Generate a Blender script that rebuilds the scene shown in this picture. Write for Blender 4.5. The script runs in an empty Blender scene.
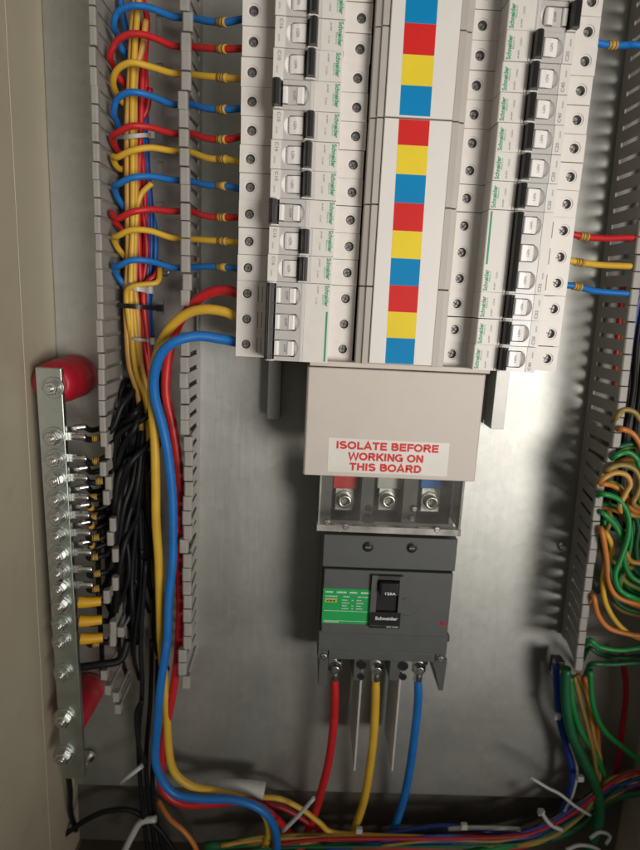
import bpy, bmesh, math, random
from mathutils import Vector, Matrix
random.seed(7)
scene = bpy.context.scene
col = scene.collection
S = 0.001                                   # everything below is authored in millimetres

# ------------------------------------------------------------------ camera
ROT = ((0.9987522683, 0.0475743271, 0.0151851862),
       (0.0434320214, -0.9775701393, 0.2060831925),
       (0.0246488538, -0.2051665327, -0.9784166433))   # rows: right, down, forward in panel axes (x, z, d)
CAM = (-65.32, 43.77, 523.66)
FPX = 600.0
def W(p):                                    # panel (x right, z up, d towards the viewer) in mm -> world metres
    return Vector((p[0]*S, -p[2]*S, p[1]*S))
def Wd(p):
    return Vector((p[0], -p[2], p[1]))
cam_data = bpy.data.cameras.new('camera')
cam = bpy.data.objects.new('camera', cam_data); col.objects.link(cam)
r_, d_, f_ = (Wd(v) for v in ROT)
m = Matrix.Identity(4)
for i in range(3):
    m[i][0] = r_[i]; m[i][1] = -d_[i]; m[i][2] = -f_[i]
m.translation = W(CAM)
cam.matrix_world = m
cam_data.sensor_fit = 'VERTICAL'; cam_data.sensor_height = 36.0; cam_data.sensor_width = 27.1
cam_data.lens = FPX/850*36
cam_data.clip_start = 0.01; cam_data.clip_end = 60
cam_data.dof.use_dof = True; cam_data.dof.focus_distance = 0.43; cam_data.dof.aperture_fstop = 5.6
scene.camera = cam

# ------------------------------------------------------------------ light of the room
world = bpy.data.worlds.new('World'); scene.world = world; world.use_nodes = True
nt = world.node_tree; nt.nodes.clear()
out = nt.nodes.new('ShaderNodeOutputWorld'); bg = nt.nodes.new('ShaderNodeBackground')
tc = nt.nodes.new('ShaderNodeTexCoord'); sep = nt.nodes.new('ShaderNodeSeparateXYZ')
ramp = nt.nodes.new('ShaderNodeValToRGB'); mr = nt.nodes.new('ShaderNodeMapRange')
mr.inputs[1].default_value = -1; mr.inputs[2].default_value = 1
nt.links.new(tc.outputs['Generated'], sep.inputs[0]); nt.links.new(sep.outputs['Z'], mr.inputs[0])
nt.links.new(mr.outputs[0], ramp.inputs[0]); nt.links.new(ramp.outputs[0], bg.inputs['Color'])
nt.links.new(bg.outputs[0], out.inputs[0])
e = ramp.color_ramp.elements
e[0].position = 0.41; e[0].color = (0.022, 0.019, 0.015, 1)      # dark floor of the room
e[1].position = 0.60; e[1].color = (0.30, 0.285, 0.255, 1)        # pale walls and ceiling
bg.inputs['Strength'].default_value = 0.84

def spot(name, loc, target, radius, power, color, cone, blend):
    ld = bpy.data.lights.new(name, 'SPOT'); ld.shadow_soft_size = radius; ld.energy = power; ld.color = color
    ld.spot_size = math.radians(cone); ld.spot_blend = blend
    o = bpy.data.objects.new(name, ld); col.objects.link(o)
    o.location = W(loc)
    o.rotation_euler = (W(target)-W(loc)).to_track_quat('-Z', 'Y').to_euler()
    return o
spot('room_spotlight', (760, -100, 1480), (-20, 120, 60), 0.40, 112, (1.0, 0.945, 0.89), 46, 1.0)

scene.view_settings.view_transform = 'Standard'; scene.view_settings.look = 'None'
scene.view_settings.exposure = 0.0; scene.view_settings.gamma = 1.0
scene.cycles.max_bounces = 8; scene.cycles.transparent_max_bounces = 12

def at(px, py, D):                           # where the photographed point lies if it is D mm above the mounting plate
    a = ((px-320)/FPX, (py-425)/FPX, 1)
    d = [sum(ROT[k][i]*a[k] for k in range(3)) for i in range(3)]
    s = (D-CAM[2])/d[2]
    return (CAM[0]+s*d[0], CAM[1]+s*d[1], D)

# ------------------------------------------------------------------ materials
def mat(name, color, rough=0.5, metal=0.0, vary=0.08, scale=60, bump=0.0, bscale=900, spec=0.5, coat=0.0, dirt=None, stretch=None):
    mt = bpy.data.materials.new(name); mt.use_nodes = True
    n = mt.node_tree; p = n.nodes['Principled BSDF']
    p.inputs['Metallic'].default_value = metal
    p.inputs['Specular IOR Level'].default_value = spec
    p.inputs['Coat Weight'].default_value = coat
    t = n.nodes.new('ShaderNodeTexCoord')
    mp = n.nodes.new('ShaderNodeMapping'); n.links.new(t.outputs['Object'], mp.inputs[0])
    if stretch: mp.inputs['Scale'].default_value = stretch
    nz = n.nodes.new('ShaderNodeTexNoise'); nz.inputs['Scale'].default_value = scale; nz.inputs['Detail'].default_value = 5
    n.links.new(mp.outputs[0], nz.inputs['Vector'])
    cr = n.nodes.new('ShaderNodeValToRGB')
    lo = [c*(1-vary) for c in color]; hi = [min(1, c*(1+vary)) for c in color]
    cr.color_ramp.elements[0].position = 0.3; cr.color_ramp.elements[1].position = 0.7
    cr.color_ramp.elements[0].color = (*lo, 1); cr.color_ramp.elements[1].color = (*hi, 1)
    n.links.new(nz.outputs['Fac'], cr.inputs[0])
    base = cr.outputs[0]
    if dirt:
        nd = n.nodes.new('ShaderNodeTexNoise'); nd.inputs['Scale'].default_value = dirt[2]; nd.inputs['Detail'].default_value = 9
        nd.inputs['Roughness'].default_value = 0.7
        n.links.new(t.outputs['Object'], nd.inputs['Vector'])
        dr = n.nodes.new('ShaderNodeMapRange'); dr.inputs[1].default_value = 0.56; dr.inputs[2].default_value = 0.75
        dr.inputs[4].default_value = dirt[1]
        n.links.new(nd.outputs['Fac'], dr.inputs[0])
        mx = n.nodes.new('ShaderNodeMix'); mx.data_type = 'RGBA'
        n.links.new(dr.outputs[0], mx.inputs[0]); n.links.new(base, mx.inputs[6]); mx.inputs[7].default_value = (*dirt[0], 1)
        base = mx.outputs[2]
    n.links.new(base, p.inputs['Base Color'])
    rr = n.nodes.new('ShaderNodeMapRange'); rr.inputs[3].default_value = max(0.03, rough-0.06); rr.inputs[4].default_value = min(1, rough+0.08)
    n.links.new(nz.outputs['Fac'], rr.inputs[0]); n.links.new(rr.outputs[0], p.inputs['Roughness'])
    if bump:
        nb = n.nodes.new('ShaderNodeTexNoise'); nb.inputs['Scale'].default_value = bscale; nb.inputs['Detail'].default_value = 3
        n.links.new(mp.outputs[0], nb.inputs['Vector'])
        b = n.nodes.new('ShaderNodeBump'); b.inputs['Strength'].default_value = bump; b.inputs['Distance'].default_value = 0.0004
        n.links.new(nb.outputs['Fac'], b.inputs['Height']); n.links.new(b.outputs[0], p.inputs['Normal'])
    return mt
M = {}
M['floor_shade'] = mat('painted_floor_shade', (0.075, 0.064, 0.052), 0.6, 0, 0.15, 25, 0.2, 900, dirt=((0.03, 0.026, 0.02), 0.5, 30))  # shade at the cabinet bottom, put into a dark base colour
M['paint'] = mat('beige_powder_coat', (0.455, 0.405, 0.30), 0.5, 0, 0.05, 14, 0.25, 1500, dirt=((0.26, 0.22, 0.15), 0.6, 11))
M['mcb'] = mat('breaker_white_plastic', (0.70, 0.665, 0.62), 0.42, 0, 0.025, 120, 0.06, 2500, dirt=((0.55, 0.50, 0.43), 0.25, 70))
M['mcb2'] = mat('breaker_offwhite_plastic', (0.60, 0.575, 0.54), 0.38, 0, 0.03, 120)
M['lens'] = mat('breaker_grey_tint_plastic', (0.52, 0.505, 0.485), 0.2, 0, 0.04, 150)
M['tag'] = mat('breaker_tag_white', (0.80, 0.78, 0.75), 0.3, 0, 0.03, 150)
M['toggle'] = mat('toggle_black_plastic', (0.018, 0.017, 0.016), 0.3, 0, 0.15, 90, 0.1, 2500)
M['ink_green'] = mat('green_print', (0.015, 0.30, 0.13), 0.5)
M['ink_grey'] = mat('grey_print', (0.22, 0.21, 0.20), 0.6)
M['ink_black'] = mat('black_print', (0.03, 0.03, 0.03), 0.6)
M['ink_white'] = mat('white_print', (0.75, 0.75, 0.73), 0.6)
M['ink_red'] = mat('red_print', (0.60, 0.018, 0.012), 0.5)
M['screw'] = mat('dull_screw_steel', (0.27, 0.26, 0.25), 0.45, 0.7, 0.25, 700)
M['hole'] = mat('terminal_hole_plastic', (0.10, 0.095, 0.09), 0.6)
M['bright'] = mat('zinc_plated_steel', (0.60, 0.60, 0.58), 0.28, 1.0, 0.12, 300, 0.15, 900)
M['tin'] = mat('tinned_copper_bar', (0.50, 0.55, 0.51), 0.36, 1.0, 0.12, 60, 0.3, 300, dirt=((0.38, 0.39, 0.36), 0.5, 60))
M['cover'] = mat('busbar_cover_grey_beige', (0.55, 0.50, 0.445), 0.48, 0, 0.025, 60, 0.1, 2200, dirt=((0.40, 0.36, 0.31), 0.25, 40))
M['cover2'] = mat('tooth_cover_grey_beige', (0.43, 0.395, 0.355), 0.45, 0, 0.03, 60, 0.08, 2200)
M['paper'] = mat('label_paper', (0.72, 0.69, 0.65), 0.4, 0, 0.02, 40)
M['sq_red'] = mat('label_red', (0.62, 0.016, 0.014), 0.5, 0, 0.05, 40, spec=0.2)
M['sq_yel'] = mat('label_yellow', (0.78, 0.60, 0.03), 0.5, 0, 0.04, 40, spec=0.2)
M['sq_blu'] = mat('label_blue', (0.002, 0.225, 0.50), 0.5, 0, 0.05, 40, spec=0.12)
M['duct'] = mat('grey_duct_pvc', (0.31, 0.295, 0.27), 0.5, 0, 0.06, 80, 0.15, 1500, dirt=((0.17, 0.16, 0.14), 0.4, 60))
M['mccb'] = mat('charcoal_moulding', (0.076, 0.081, 0.078), 0.5, 0, 0.06, 70, 0.3, 2600)
M['mccb_dk'] = mat('dark_moulding', (0.03, 0.03, 0.03), 0.5, 0, 0.1, 70)
M['black'] = mat('black_plastic', (0.012, 0.012, 0.012), 0.35, 0, 0.1, 70)
M['green_sticker'] = mat('green_sticker', (0.010, 0.34, 0.08), 0.4, 0, 0.04, 60)
M['yel_sticker'] = mat('yellow_sticker', (0.60, 0.48, 0.03), 0.4)
def wire_mat(n, c, rough=0.41): return mat(n, c, rough, 0, 0.10, 45, 0.35, 130, spec=0.45, dirt=(tuple(x*0.6+0.10 for x in c), 0.45, 190))
M['w_red'] = wire_mat('red_insulation', (0.50, 0.016, 0.020))
M['w_yel'] = wire_mat('yellow_insulation', (0.64, 0.39, 0.035))
M['w_yel2'] = wire_mat('amber_insulation', (0.55, 0.29, 0.06))
M['w_blu'] = wire_mat('blue_insulation', (0.010, 0.15, 0.47))
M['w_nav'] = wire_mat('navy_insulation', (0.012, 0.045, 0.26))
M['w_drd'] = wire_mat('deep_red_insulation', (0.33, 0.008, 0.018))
M['w_blk'] = mat('black_insulation', (0.008, 0.008, 0.009), 0.46, 0, 0.1, 45, 0.3, 130, spec=0.25)
M['w_prp'] = wire_mat('violet_insulation', (0.10, 0.06, 0.30))
M['w_ygr'] = wire_mat('yellow_green_insulation', (0.20, 0.32, 0.05))
CN = {'w_red': 'red', 'w_yel': 'yellow', 'w_yel2': 'amber', 'w_blu': 'blue', 'w_nav': 'dark blue', 'w_drd': 'deep red', 'w_blk': 'black', 'w_grn': 'bright green', 'w_dgr': 'dark green', 'w_org': 'orange', 'w_olv': 'olive', 'w_prp': 'violet', 'w_ygr': 'yellow green'}
M['w_grn'] = wire_mat('green_insulation', (0.012, 0.24, 0.055))
M['w_dgr'] = wire_mat('dark_green_insulation', (0.008, 0.11, 0.04))
M['w_org'] = wire_mat('orange_insulation', (0.56, 0.19, 0.04))
M['w_olv'] = wire_mat('olive_insulation', (0.30, 0.21, 0.05))
M['w_wht'] = wire_mat('white_insulation', (0.55, 0.54, 0.51))
M['marker'] = mat('amber_marker_sleeve', (0.50, 0.29, 0.045), 0.45)
M['boot'] = mat('yellow_lug_boot', (0.62, 0.33, 0.01), 0.4)
M['tie_w'] = mat('natural_nylon', (0.48, 0.48, 0.46), 0.4)
M['tie_k'] = mat('black_nylon', (0.012, 0.012, 0.012), 0.4)
M['red_ins'] = mat('red_resin_insulator', (0.42, 0.008, 0.022), 0.42, 0, 0.08, 50)

def galv():
    mt = bpy.data.materials.new('galvanised_sheet'); mt.use_nodes = True
    n = mt.node_tree; p = n.nodes['Principled BSDF']
    p.inputs['Metallic'].default_value = 0.97
    t = n.nodes.new('ShaderNodeTexCoord')
    vo = n.nodes.new('ShaderNodeTexVoronoi'); vo.inputs['Scale'].default_value = 150
    n.links.new(t.outputs['Object'], vo.inputs['Vector'])
    mp = n.nodes.new('ShaderNodeMapping'); mp.inputs['Scale'].default_value = (26, 3, 3); n.links.new(t.outputs['Object'], mp.inputs[0])
    nz = n.nodes.new('ShaderNodeTexNoise'); nz.inputs['Scale'].default_value = 6; nz.inputs['Detail'].default_value = 6
    n.links.new(mp.outputs[0], nz.inputs['Vector'])
    n2 = n.nodes.new('ShaderNodeTexNoise'); n2.inputs['Scale'].default_value = 9; n2.inputs['Detail'].default_value = 5
    n.links.new(t.outputs['Object'], n2.inputs['Vector'])
    cr = n.nodes.new('ShaderNodeValToRGB')
    cr.color_ramp.elements[0].color = (0.40, 0.408, 0.38, 1); cr.color_ramp.elements[1].color = (0.56, 0.565, 0.53, 1)
    ad = n.nodes.new('ShaderNodeMath'); ad.operation = 'MULTIPLY_ADD'; ad.inputs[1].default_value = 0.3
    n.links.new(vo.outputs['Color'], ad.inputs[0]); n.links.new(n2.outputs['Fac'], ad.inputs[2])
    sb = n.nodes.new('ShaderNodeMath'); sb.operation = 'SUBTRACT'; sb.inputs[1].default_value = 0.15
    n.links.new(ad.outputs[0], sb.inputs[0])
    mp2 = n.nodes.new('ShaderNodeMapping'); mp2.inputs['Rotation'].default_value = (0, .5, 0); mp2.inputs['Scale'].default_value = (220, 1, 7); n.links.new(t.outputs['Object'], mp2.inputs[0])
    ns = n.nodes.new('ShaderNodeTexNoise'); ns.inputs['Scale'].default_value = 5; ns.inputs['Detail'].default_value = 2; n.links.new(mp2.outputs[0], ns.inputs['Vector'])
    sc_ = n.nodes.new('ShaderNodeMapRange'); sc_.inputs[1].default_value = 0.70; sc_.inputs[2].default_value = 0.74; sc_.inputs[4].default_value = 0.35; n.links.new(ns.outputs['Fac'], sc_.inputs[0])
    mxs = n.nodes.new('ShaderNodeMix'); mxs.data_type = 'RGBA'; n.links.new(sc_.outputs[0], mxs.inputs[0]); n.links.new(cr.outputs[0], mxs.inputs[6]); mxs.inputs[7].default_value = (0.75, 0.75, 0.73, 1)
    n.links.new(sb.outputs[0], cr.inputs[0]); n.links.new(mxs.outputs[2], p.inputs['Base Color'])
    rr = n.nodes.new('ShaderNodeMapRange'); rr.inputs[3].default_value = 0.42; rr.inputs[4].default_value = 0.62
    n.links.new(n2.outputs['Fac'], rr.inputs[0]); n.links.new(rr.outputs[0], p.inputs['Roughness'])
    b = n.nodes.new('ShaderNodeBump'); b.inputs['Strength'].default_value = 0.22; b.inputs['Distance'].default_value = 0.0006
    n3 = n.nodes.new('ShaderNodeTexNoise'); n3.inputs['Scale'].default_value = 22; n3.inputs['Detail'].default_value = 2
    n.links.new(t.outputs['Object'], n3.inputs['Vector'])
    hm = n.nodes.new('ShaderNodeMath'); hm.operation = 'MULTIPLY_ADD'; hm.inputs[1].default_value = 2.2
    n.links.new(n3.outputs['Fac'], hm.inputs[0]); n.links.new(nz.outputs['Fac'], hm.inputs[2])
    n.links.new(hm.outputs[0], b.inputs['Height']); n.links.new(b.outputs[0], p.inputs['Normal'])
    return mt
M['galv'] = galv()
M['rail'] = mat('rail_steel', (0.34, 0.34, 0.325), 0.48, 0.7, 0.08, 60, 0.1, 300)

def clear(name, tint, gloss, haze):
    mt = bpy.data.materials.new(name); mt.use_nodes = True
    n = mt.node_tree; n.nodes.clear()
    o = n.nodes.new('ShaderNodeOutputMaterial')
    tr = n.nodes.new('ShaderNodeBsdfTransparent'); tr.inputs[0].default_value = (*tint, 1)
    gl = n.nodes.new('ShaderNodeBsdfGlossy'); gl.inputs['Roughness'].default_value = 0.12
    df = n.nodes.new('ShaderNodeBsdfDiffuse'); df.inputs[0].default_value = (0.62, 0.60, 0.56, 1)
    fr = n.nodes.new('ShaderNodeLayerWeight'); fr.inputs[0].default_value = gloss
    t = n.nodes.new('ShaderNodeTexCoord'); nz = n.nodes.new('ShaderNodeTexNoise'); nz.inputs['Scale'].default_value = 40; nz.inputs['Detail'].default_value = 6
    n.links.new(t.outputs['Object'], nz.inputs['Vector'])
    hz = n.nodes.new('ShaderNodeMapRange'); hz.inputs[1].default_value = 0.35; hz.inputs[2].default_value = 0.75
    hz.inputs[3].default_value = haze*0.5; hz.inputs[4].default_value = haze*1.5
    n.links.new(nz.outputs['Fac'], hz.inputs[0])
    m1 = n.nodes.new('ShaderNodeMixShader'); n.links.new(hz.outputs[0], m1.inputs[0]); n.links.new(tr.outputs[0], m1.inputs[1]); n.links.new(df.outputs[0], m1.inputs[2])
    m2 = n.nodes.new('ShaderNodeMixShader'); n.links.new(fr.outputs['Fresnel'], m2.inputs[0]); n.links.new(m1.outputs[0], m2.inputs[1]); n.links.new(gl.outputs[0], m2.inputs[2])
    n.links.new(m2.outputs[0], o.inputs[0])
    return mt
M['clear'] = clear('clear_polycarbonate', (0.95, 0.95, 0.93), 0.12, 0.05)
M['frost'] = clear('edge_of_polycarbonate', (0.8, 0.8, 0.77), 0.2, 0.55)
M['sticker_w'] = mat('warning_label_vinyl', (0.70, 0.665, 0.62), 0.35, 0, 0.04, 60)
M['sticker'] = clear('translucent_sticker', (0.95, 0.94, 0.92), 0.1, 0.85)

# ------------------------------------------------------------------ mesh collector
ORG = {}
def catmull(pts, n=8):
    P = [Vector(p) for p in pts]
    if len(P) < 3: return P
    P = [P[0]*2-P[1]] + P + [P[-1]*2-P[-2]]
    res = []
    for i in range(1, len(P)-2):
        a, b, c, d = P[i-1], P[i], P[i+1], P[i+2]
        for k in range(n):
            t = k/n
            res.append(0.5*((2*b)+(c-a)*t+(2*a-5*b+4*c-d)*t*t+(3*b-a-3*c+d)*t**3))
    res.append(P[-2]); return res
class MB:
    def __init__(s): s.v = []; s.f = []; s.m = []; s.mats = []; s.sm = []
    def mi(s, m):
        m = M[m] if isinstance(m, str) else m
        if m not in s.mats: s.mats.append(m)
        return s.mats.index(m)
    def add(s, vs, fs, m, smooth=False):
        k = len(s.v); i = s.mi(m); s.v += [tuple(v) for v in vs]
        for f in fs: s.f.append([k+j for j in f]); s.m.append(i); s.sm.append(smooth)
    def box(s, x0, x1, z0, z1, d0, d1, m, xf=None):
        vs = [(x, z, d) for d in (d0, d1) for z in (z0, z1) for x in (x0, x1)]
        if xf: vs = [xf(v) for v in vs]
        s.add(vs, [(4, 5, 7, 6), (1, 0, 2, 3), (0, 1, 5, 4), (3, 2, 6, 7), (2, 0, 4, 6), (1, 3, 7, 5)], m)
    def loft(s, rings, m, smooth=False, cap=True):
        n = len(rings[0]); vs = [p for r in rings for p in r]; fs = []
        for a in range(len(rings)-1):
            for j in range(n):
                k = (j+1) % n
                fs.append((a*n+j, a*n+k, (a+1)*n+k, (a+1)*n+j))
        s.add(vs, fs, m, smooth)
        if cap:
            s.add(rings[0], [tuple(range(n-1, -1, -1))], m); s.add(rings[-1], [tuple(range(n))], m)
    def turn(s, c, prof, m, n=20, axis='d', smooth=True, cap=True, rot=0.0):     # prof: (radius, height) pairs
        rings = []
        for r, h in prof:
            ring = []
            for k in range(n):
                a = rot+2*math.pi*k/n; u, w = r*math.cos(a), r*math.sin(a)
                ring.append((c[0]+u, c[1]+w, c[2]+h) if axis == 'd' else (c[0]+h, c[1]+u, c[2]+w) if axis == 'x' else (c[0]+w, c[1]+h, c[2]+u))
            rings.append(ring)
        s.loft(rings, m, smooth, cap)
    def tube(s, pts, r, m, n=10, sub=7, cap=True, straight=False):
        P = [Vector(p) for p in pts] if straight else catmull(pts, sub)
        rings = []; up = None
        for i, p in enumerate(P):
            t = (P[min(i+1, len(P)-1)]-P[max(i-1, 0)])
            if t.length < 1e-6: t = Vector((0, 1, 0))
            t.normalize()
            if up is None:
                up = t.orthogonal().normalized()
            up = (up-t*up.dot(t))
            up = up.normalized() if up.length > 1e-5 else t.orthogonal().normalized()
            b = t.cross(up)
            rr = r(i/(len(P)-1)) if callable(r) else r
            rings.append([tuple(p+rr*(math.cos(2*math.pi*k/n)*up+math.sin(2*math.pi*k/n)*b)) for k in range(n)])
        s.loft(rings, m, True, cap)
        return P
    def poly(s, pts2, d0, d1, m):             # outline in (x, z), from depth d0 to d1
        s.loft([[(x, z, d0) for x, z in pts2], [(x, z, d1) for x, z in pts2]], m)
    def prof(s, pts, v0, v1, m):              # outline in (x, d), swept along z
        s.loft([[(x, v0, d) for x, d in pts], [(x, v1, d) for x, d in pts]], m)
    def holed(s, x0, x1, z0, z1, d, c, r, depth, m, mh, n=24, ring=0.9):   # plate with a round well
        per = []
        for k in range(n):
            a = 2*math.pi*k/n; ca, sa = math.cos(a), math.sin(a); t = 1e9
            if ca > 1e-9: t = min(t, (x1-c[0])/ca)
            if ca < -1e-9: t = min(t, (x0-c[0])/ca)
            if sa > 1e-9: t = min(t, (z1-c[1])/sa)
            if sa < -1e-9: t = min(t, (z0-c[1])/sa)
            per.append((c[0]+t*ca, c[1]+t*sa, d))
        R = lambda q, dd: [(c[0]+q*math.cos(2*math.pi*k/n), c[1]+q*math.sin(2*math.pi*k/n), dd) for k in range(n)]
        s.loft([per, R(r+ring+.25, d), R(r+ring, d-.55), R(r+.35, d-.55), R(r, d-.6)], m, False, False)
        s.loft([R(r, d-.6), R(r, d-depth)], mh, True, False)
        s.add(R(r, d-depth), [tuple(range(n))], mh)
        for cx, cz in ((x0, z0), (x1, z0), (x1, z1), (x0, z1)):   # close the corners
            best = sorted(range(n), key=lambda k: (per[k][0]-cx)**2+(per[k][1]-cz)**2)[:2]
            if (per[best[0]][0]-cx)**2+(per[best[0]][1]-cz)**2 > 1e-6:
                a, b = sorted(best)
                if b-a != 1: a, b = b, a
                s.add([per[a], (cx, cz, d), per[b]], [(0, 1, 2)], m)
    def text(s, string, c, w, h, m, ang=0.0, d=0.0, bold=0.0, align='c', skew=0.0):
        vs, fs = glyphs(string, bold)
        xs = [v[0] for v in vs]; ys = [v[1] for v in vs]
        x0, x1, y0, y1 = min(xs), max(xs), min(ys), max(ys)
        sx = w/(x1-x0); sy = h/(y1-y0) if h else sx
        ca, sa = math.cos(ang), math.sin(ang); res = []
        for x, y in vs:
            u = (x-(x0+x1)/2)*sx; q = (y-(y0+y1)/2)*sy
            u += skew*q
            res.append((c[0]+u*ca-q*sa, c[1]+u*sa+q*ca, d))
        s.add(res, fs, m)
    def mesh(s, name, org=(0, 0, 0), bevel=0.0, seg=2, angle=40, fix=True):
        me = bpy.data.meshes.new(name)
        o = W(org)
        me.from_pydata([tuple(W(v)-o) for v in s.v], [], s.f)
        for mt in s.mats: me.materials.append(mt)
        for p, i, q in zip(me.polygons, s.m, s.sm): p.material_index = i; p.use_smooth = q
        bm = bmesh.new(); bm.from_mesh(me)
        bmesh.ops.remove_doubles(bm, verts=bm.verts, dist=1e-7)
        if fix: bmesh.ops.recalc_face_normals(bm, faces=bm.faces)
        if bevel:
            es = [e for e in bm.edges if len(e.link_faces) == 2 and e.calc_face_angle(0) > math.radians(angle) and not (e.link_faces[0].smooth and e.link_faces[1].smooth)]
            bmesh.ops.bevel(bm, geom=es, offset=bevel*S, segments=seg, profile=0.5, affect='EDGES', clamp_overlap=True)
        bm.to_mesh(me); bm.free(); me.update()
        return me
    def centre(s):
        xs, zs, ds = zip(*s.v)
        return ((min(xs)+max(xs))/2, (min(zs)+max(zs))/2, min(ds))
    def build(s, name, parent=None, bevel=0.0, seg=2, angle=40, fix=True):
        org = s.centre()
        me = s.mesh(name, org, bevel, seg, angle, fix)
        o = bpy.data.objects.new(name, me); col.objects.link(o); ORG[o.name] = org
        if parent:
            o.parent = parent; po = ORG[parent.name]
            o.location = W(org)-W(po)
        else: o.location = W(org)
        return o
_gl = {}
def glyphs(string, bold=0.0):
    key = (string, bold)
    if key not in _gl:
        cu = bpy.data.curves.new('lettering', 'FONT'); cu.body = string; cu.offset = bold; cu.resolution_u = 3
        ob = bpy.data.objects.new('lettering', cu); col.objects.link(ob)
        dg = bpy.context.evaluated_depsgraph_get(); ev = ob.evaluated_get(dg); me = ev.to_mesh()
        _gl[key] = ([(v.co.x, v.co.y) for v in me.vertices], [tuple(p.vertices) for p in me.polygons])
        ev.to_mesh_clear(); bpy.data.objects.remove(ob); bpy.data.curves.remove(cu)
    return _gl[key]
LET = {  # bold capitals as strokes on a unit box: (advance, [polyline, ...])
 'I': (.32, [[(.16, 0), (.16, 1)]]), 'L': (.68, [[(.16, 1), (.16, .11), (.66, .11)]]), 'T': (.72, [[(.02, .89), (.70, .89)], [(.36, .89), (.36, 0)]]),
 'E': (.74, [[(.70, .89), (.16, .89), (.16, .11), (.72, .11)], [(.16, .51), (.66, .51)]]), 'F': (.68, [[(.68, .89), (.16, .89), (.16, 0)], [(.16, .48), (.62, .48)]]),
 'H': (.82, [[(.16, 0), (.16, 1)], [(.68, 0), (.68, 1)], [(.16, .52), (.68, .52)]]), 'N': (.82, [[(.16, 0), (.16, 1)], [(.68, 0), (.68, 1)], [(.17, .97), (.67, .03)]]),
 'A': (.84, [[(.09, 0), (.42, .98), (.75, 0)], [(.22, .30), (.62, .30)]]), 'W': (1.10, [[(.07, 1), (.29, .03), (.55, .95), (.81, .03), (1.03, 1)]]),
 'K': (.82, [[(.16, 0), (.16, 1)], [(.74, 1), (.20, .42)], [(.36, .60), (.76, 0)]]),
 'O': (.90, ['o']), 'G': (.90, ['g']), 'S': (.78, ['s']), 'D': (.84, ['d']), 'B': (.80, ['b']), 'R': (.82, ['r'])}
def arc_(cx, cy, rx, ry, a0, a1, n=12): return [(cx+rx*math.cos(math.radians(a0+(a1-a0)*k/n)), cy+ry*math.sin(math.radians(a0+(a1-a0)*k/n))) for k in range(n+1)]
def strokes(c):
    adv, ls = LET[c]; k = ls[0]
    if k == 'o': ls = [arc_(.45, .5, .34, .40, 0, 360, 28)]
    elif k == 'g': ls = [arc_(.45, .5, .34, .40, 48, 318, 22)+[(.74, .16), (.74, .46), (.47, .46)]]
    elif k == 's': ls = [arc_(.39, .70, .26, .20, 25, 235, 12)+[(.39, .52)]+arc_(.39, .30, .28, .20, 62, -160, 14)]
    elif k == 'd': ls = [[(.16, .11), (.16, .89), (.40, .89)]+arc_(.40, .5, .30, .39, 90, -90, 14)+[(.16, .11)]]
    elif k == 'b': ls = [[(.16, .11), (.16, .89), (.46, .89)]+arc_(.46, .71, .18, .18, 90, -90, 8)+[(.16, .52)], [(.16, .53), (.48, .53)]+arc_(.48, .32, .21, .21, 90, -90, 8)+[(.16, .11)]]
    elif k == 'r': ls = [[(.16, 0), (.16, .89), (.48, .89)]+arc_(.48, .69, .20, .20, 90, -90, 8)+[(.16, .49)], [(.46, .49), (.74, 0)]]
    return adv, ls
def stencil(b, s_, c, w, h, m_, d, th=.265):
    tot = sum(.34 if ch_ == ' ' else LET[ch_][0] for ch_ in s_); sx = w/tot; x = c[0]-w/2; n = 0
    for ch_ in s_:
        if ch_ == ' ': x += .34*sx; continue
        adv, ls = strokes(ch_)
        for pl in ls:
            P = [Vector((x+u*sx, c[1]+(v-.5)*h)) for u, v in pl]; closed = (P[0]-P[-1]).length < 1e-6; t = th*h/2; L = []; R_ = []
            for k in range(len(P)):
                a = P[k]-P[k-1] if k else (P[-1]-P[-2] if closed else P[1]-P[0]); e = P[k+1]-P[k] if k < len(P)-1 else (P[1]-P[0] if closed else P[-1]-P[-2])
                a = a.normalized(); e = e.normalized(); na, ne = Vector((-a.y, a.x)), Vector((-e.y, e.x)); mm = (na+ne); mm = mm.normalized() if mm.length > 1e-4 else na
                f = min(1/max(mm.dot(na), .3), 1.9); L.append(P[k]+mm*t*f); R_.append(P[k]-mm*t*f)
            n += 1; dd = d+.004*n
            b.add([(q.x, q.y, dd) for q in L]+[(q.x, q.y, dd) for q in R_], [(k, k+1, len(P)+k+1, len(P)+k) for k in range(len(P)-1)], m_)
        x += adv*sx
def tag(o, label=None, cat=None, group=None, kind=None):
    for k, v in (('label', label), ('category', cat), ('group', group), ('kind', kind)):
        if v: o[k] = v
    return o
def empty(name, org, label, cat, group=None):
    o = bpy.data.objects.new(name, None); col.objects.link(o); o.empty_display_size = 0.01
    o.location = W(org); ORG[o.name] = org
    return tag(o, label, cat, group)
def inst(name, me, parent, off=(0, 0, 0)):
    o = bpy.data.objects.new(name, me); col.objects.link(o); o.parent = parent; o.location = W(off)
    return o

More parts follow.
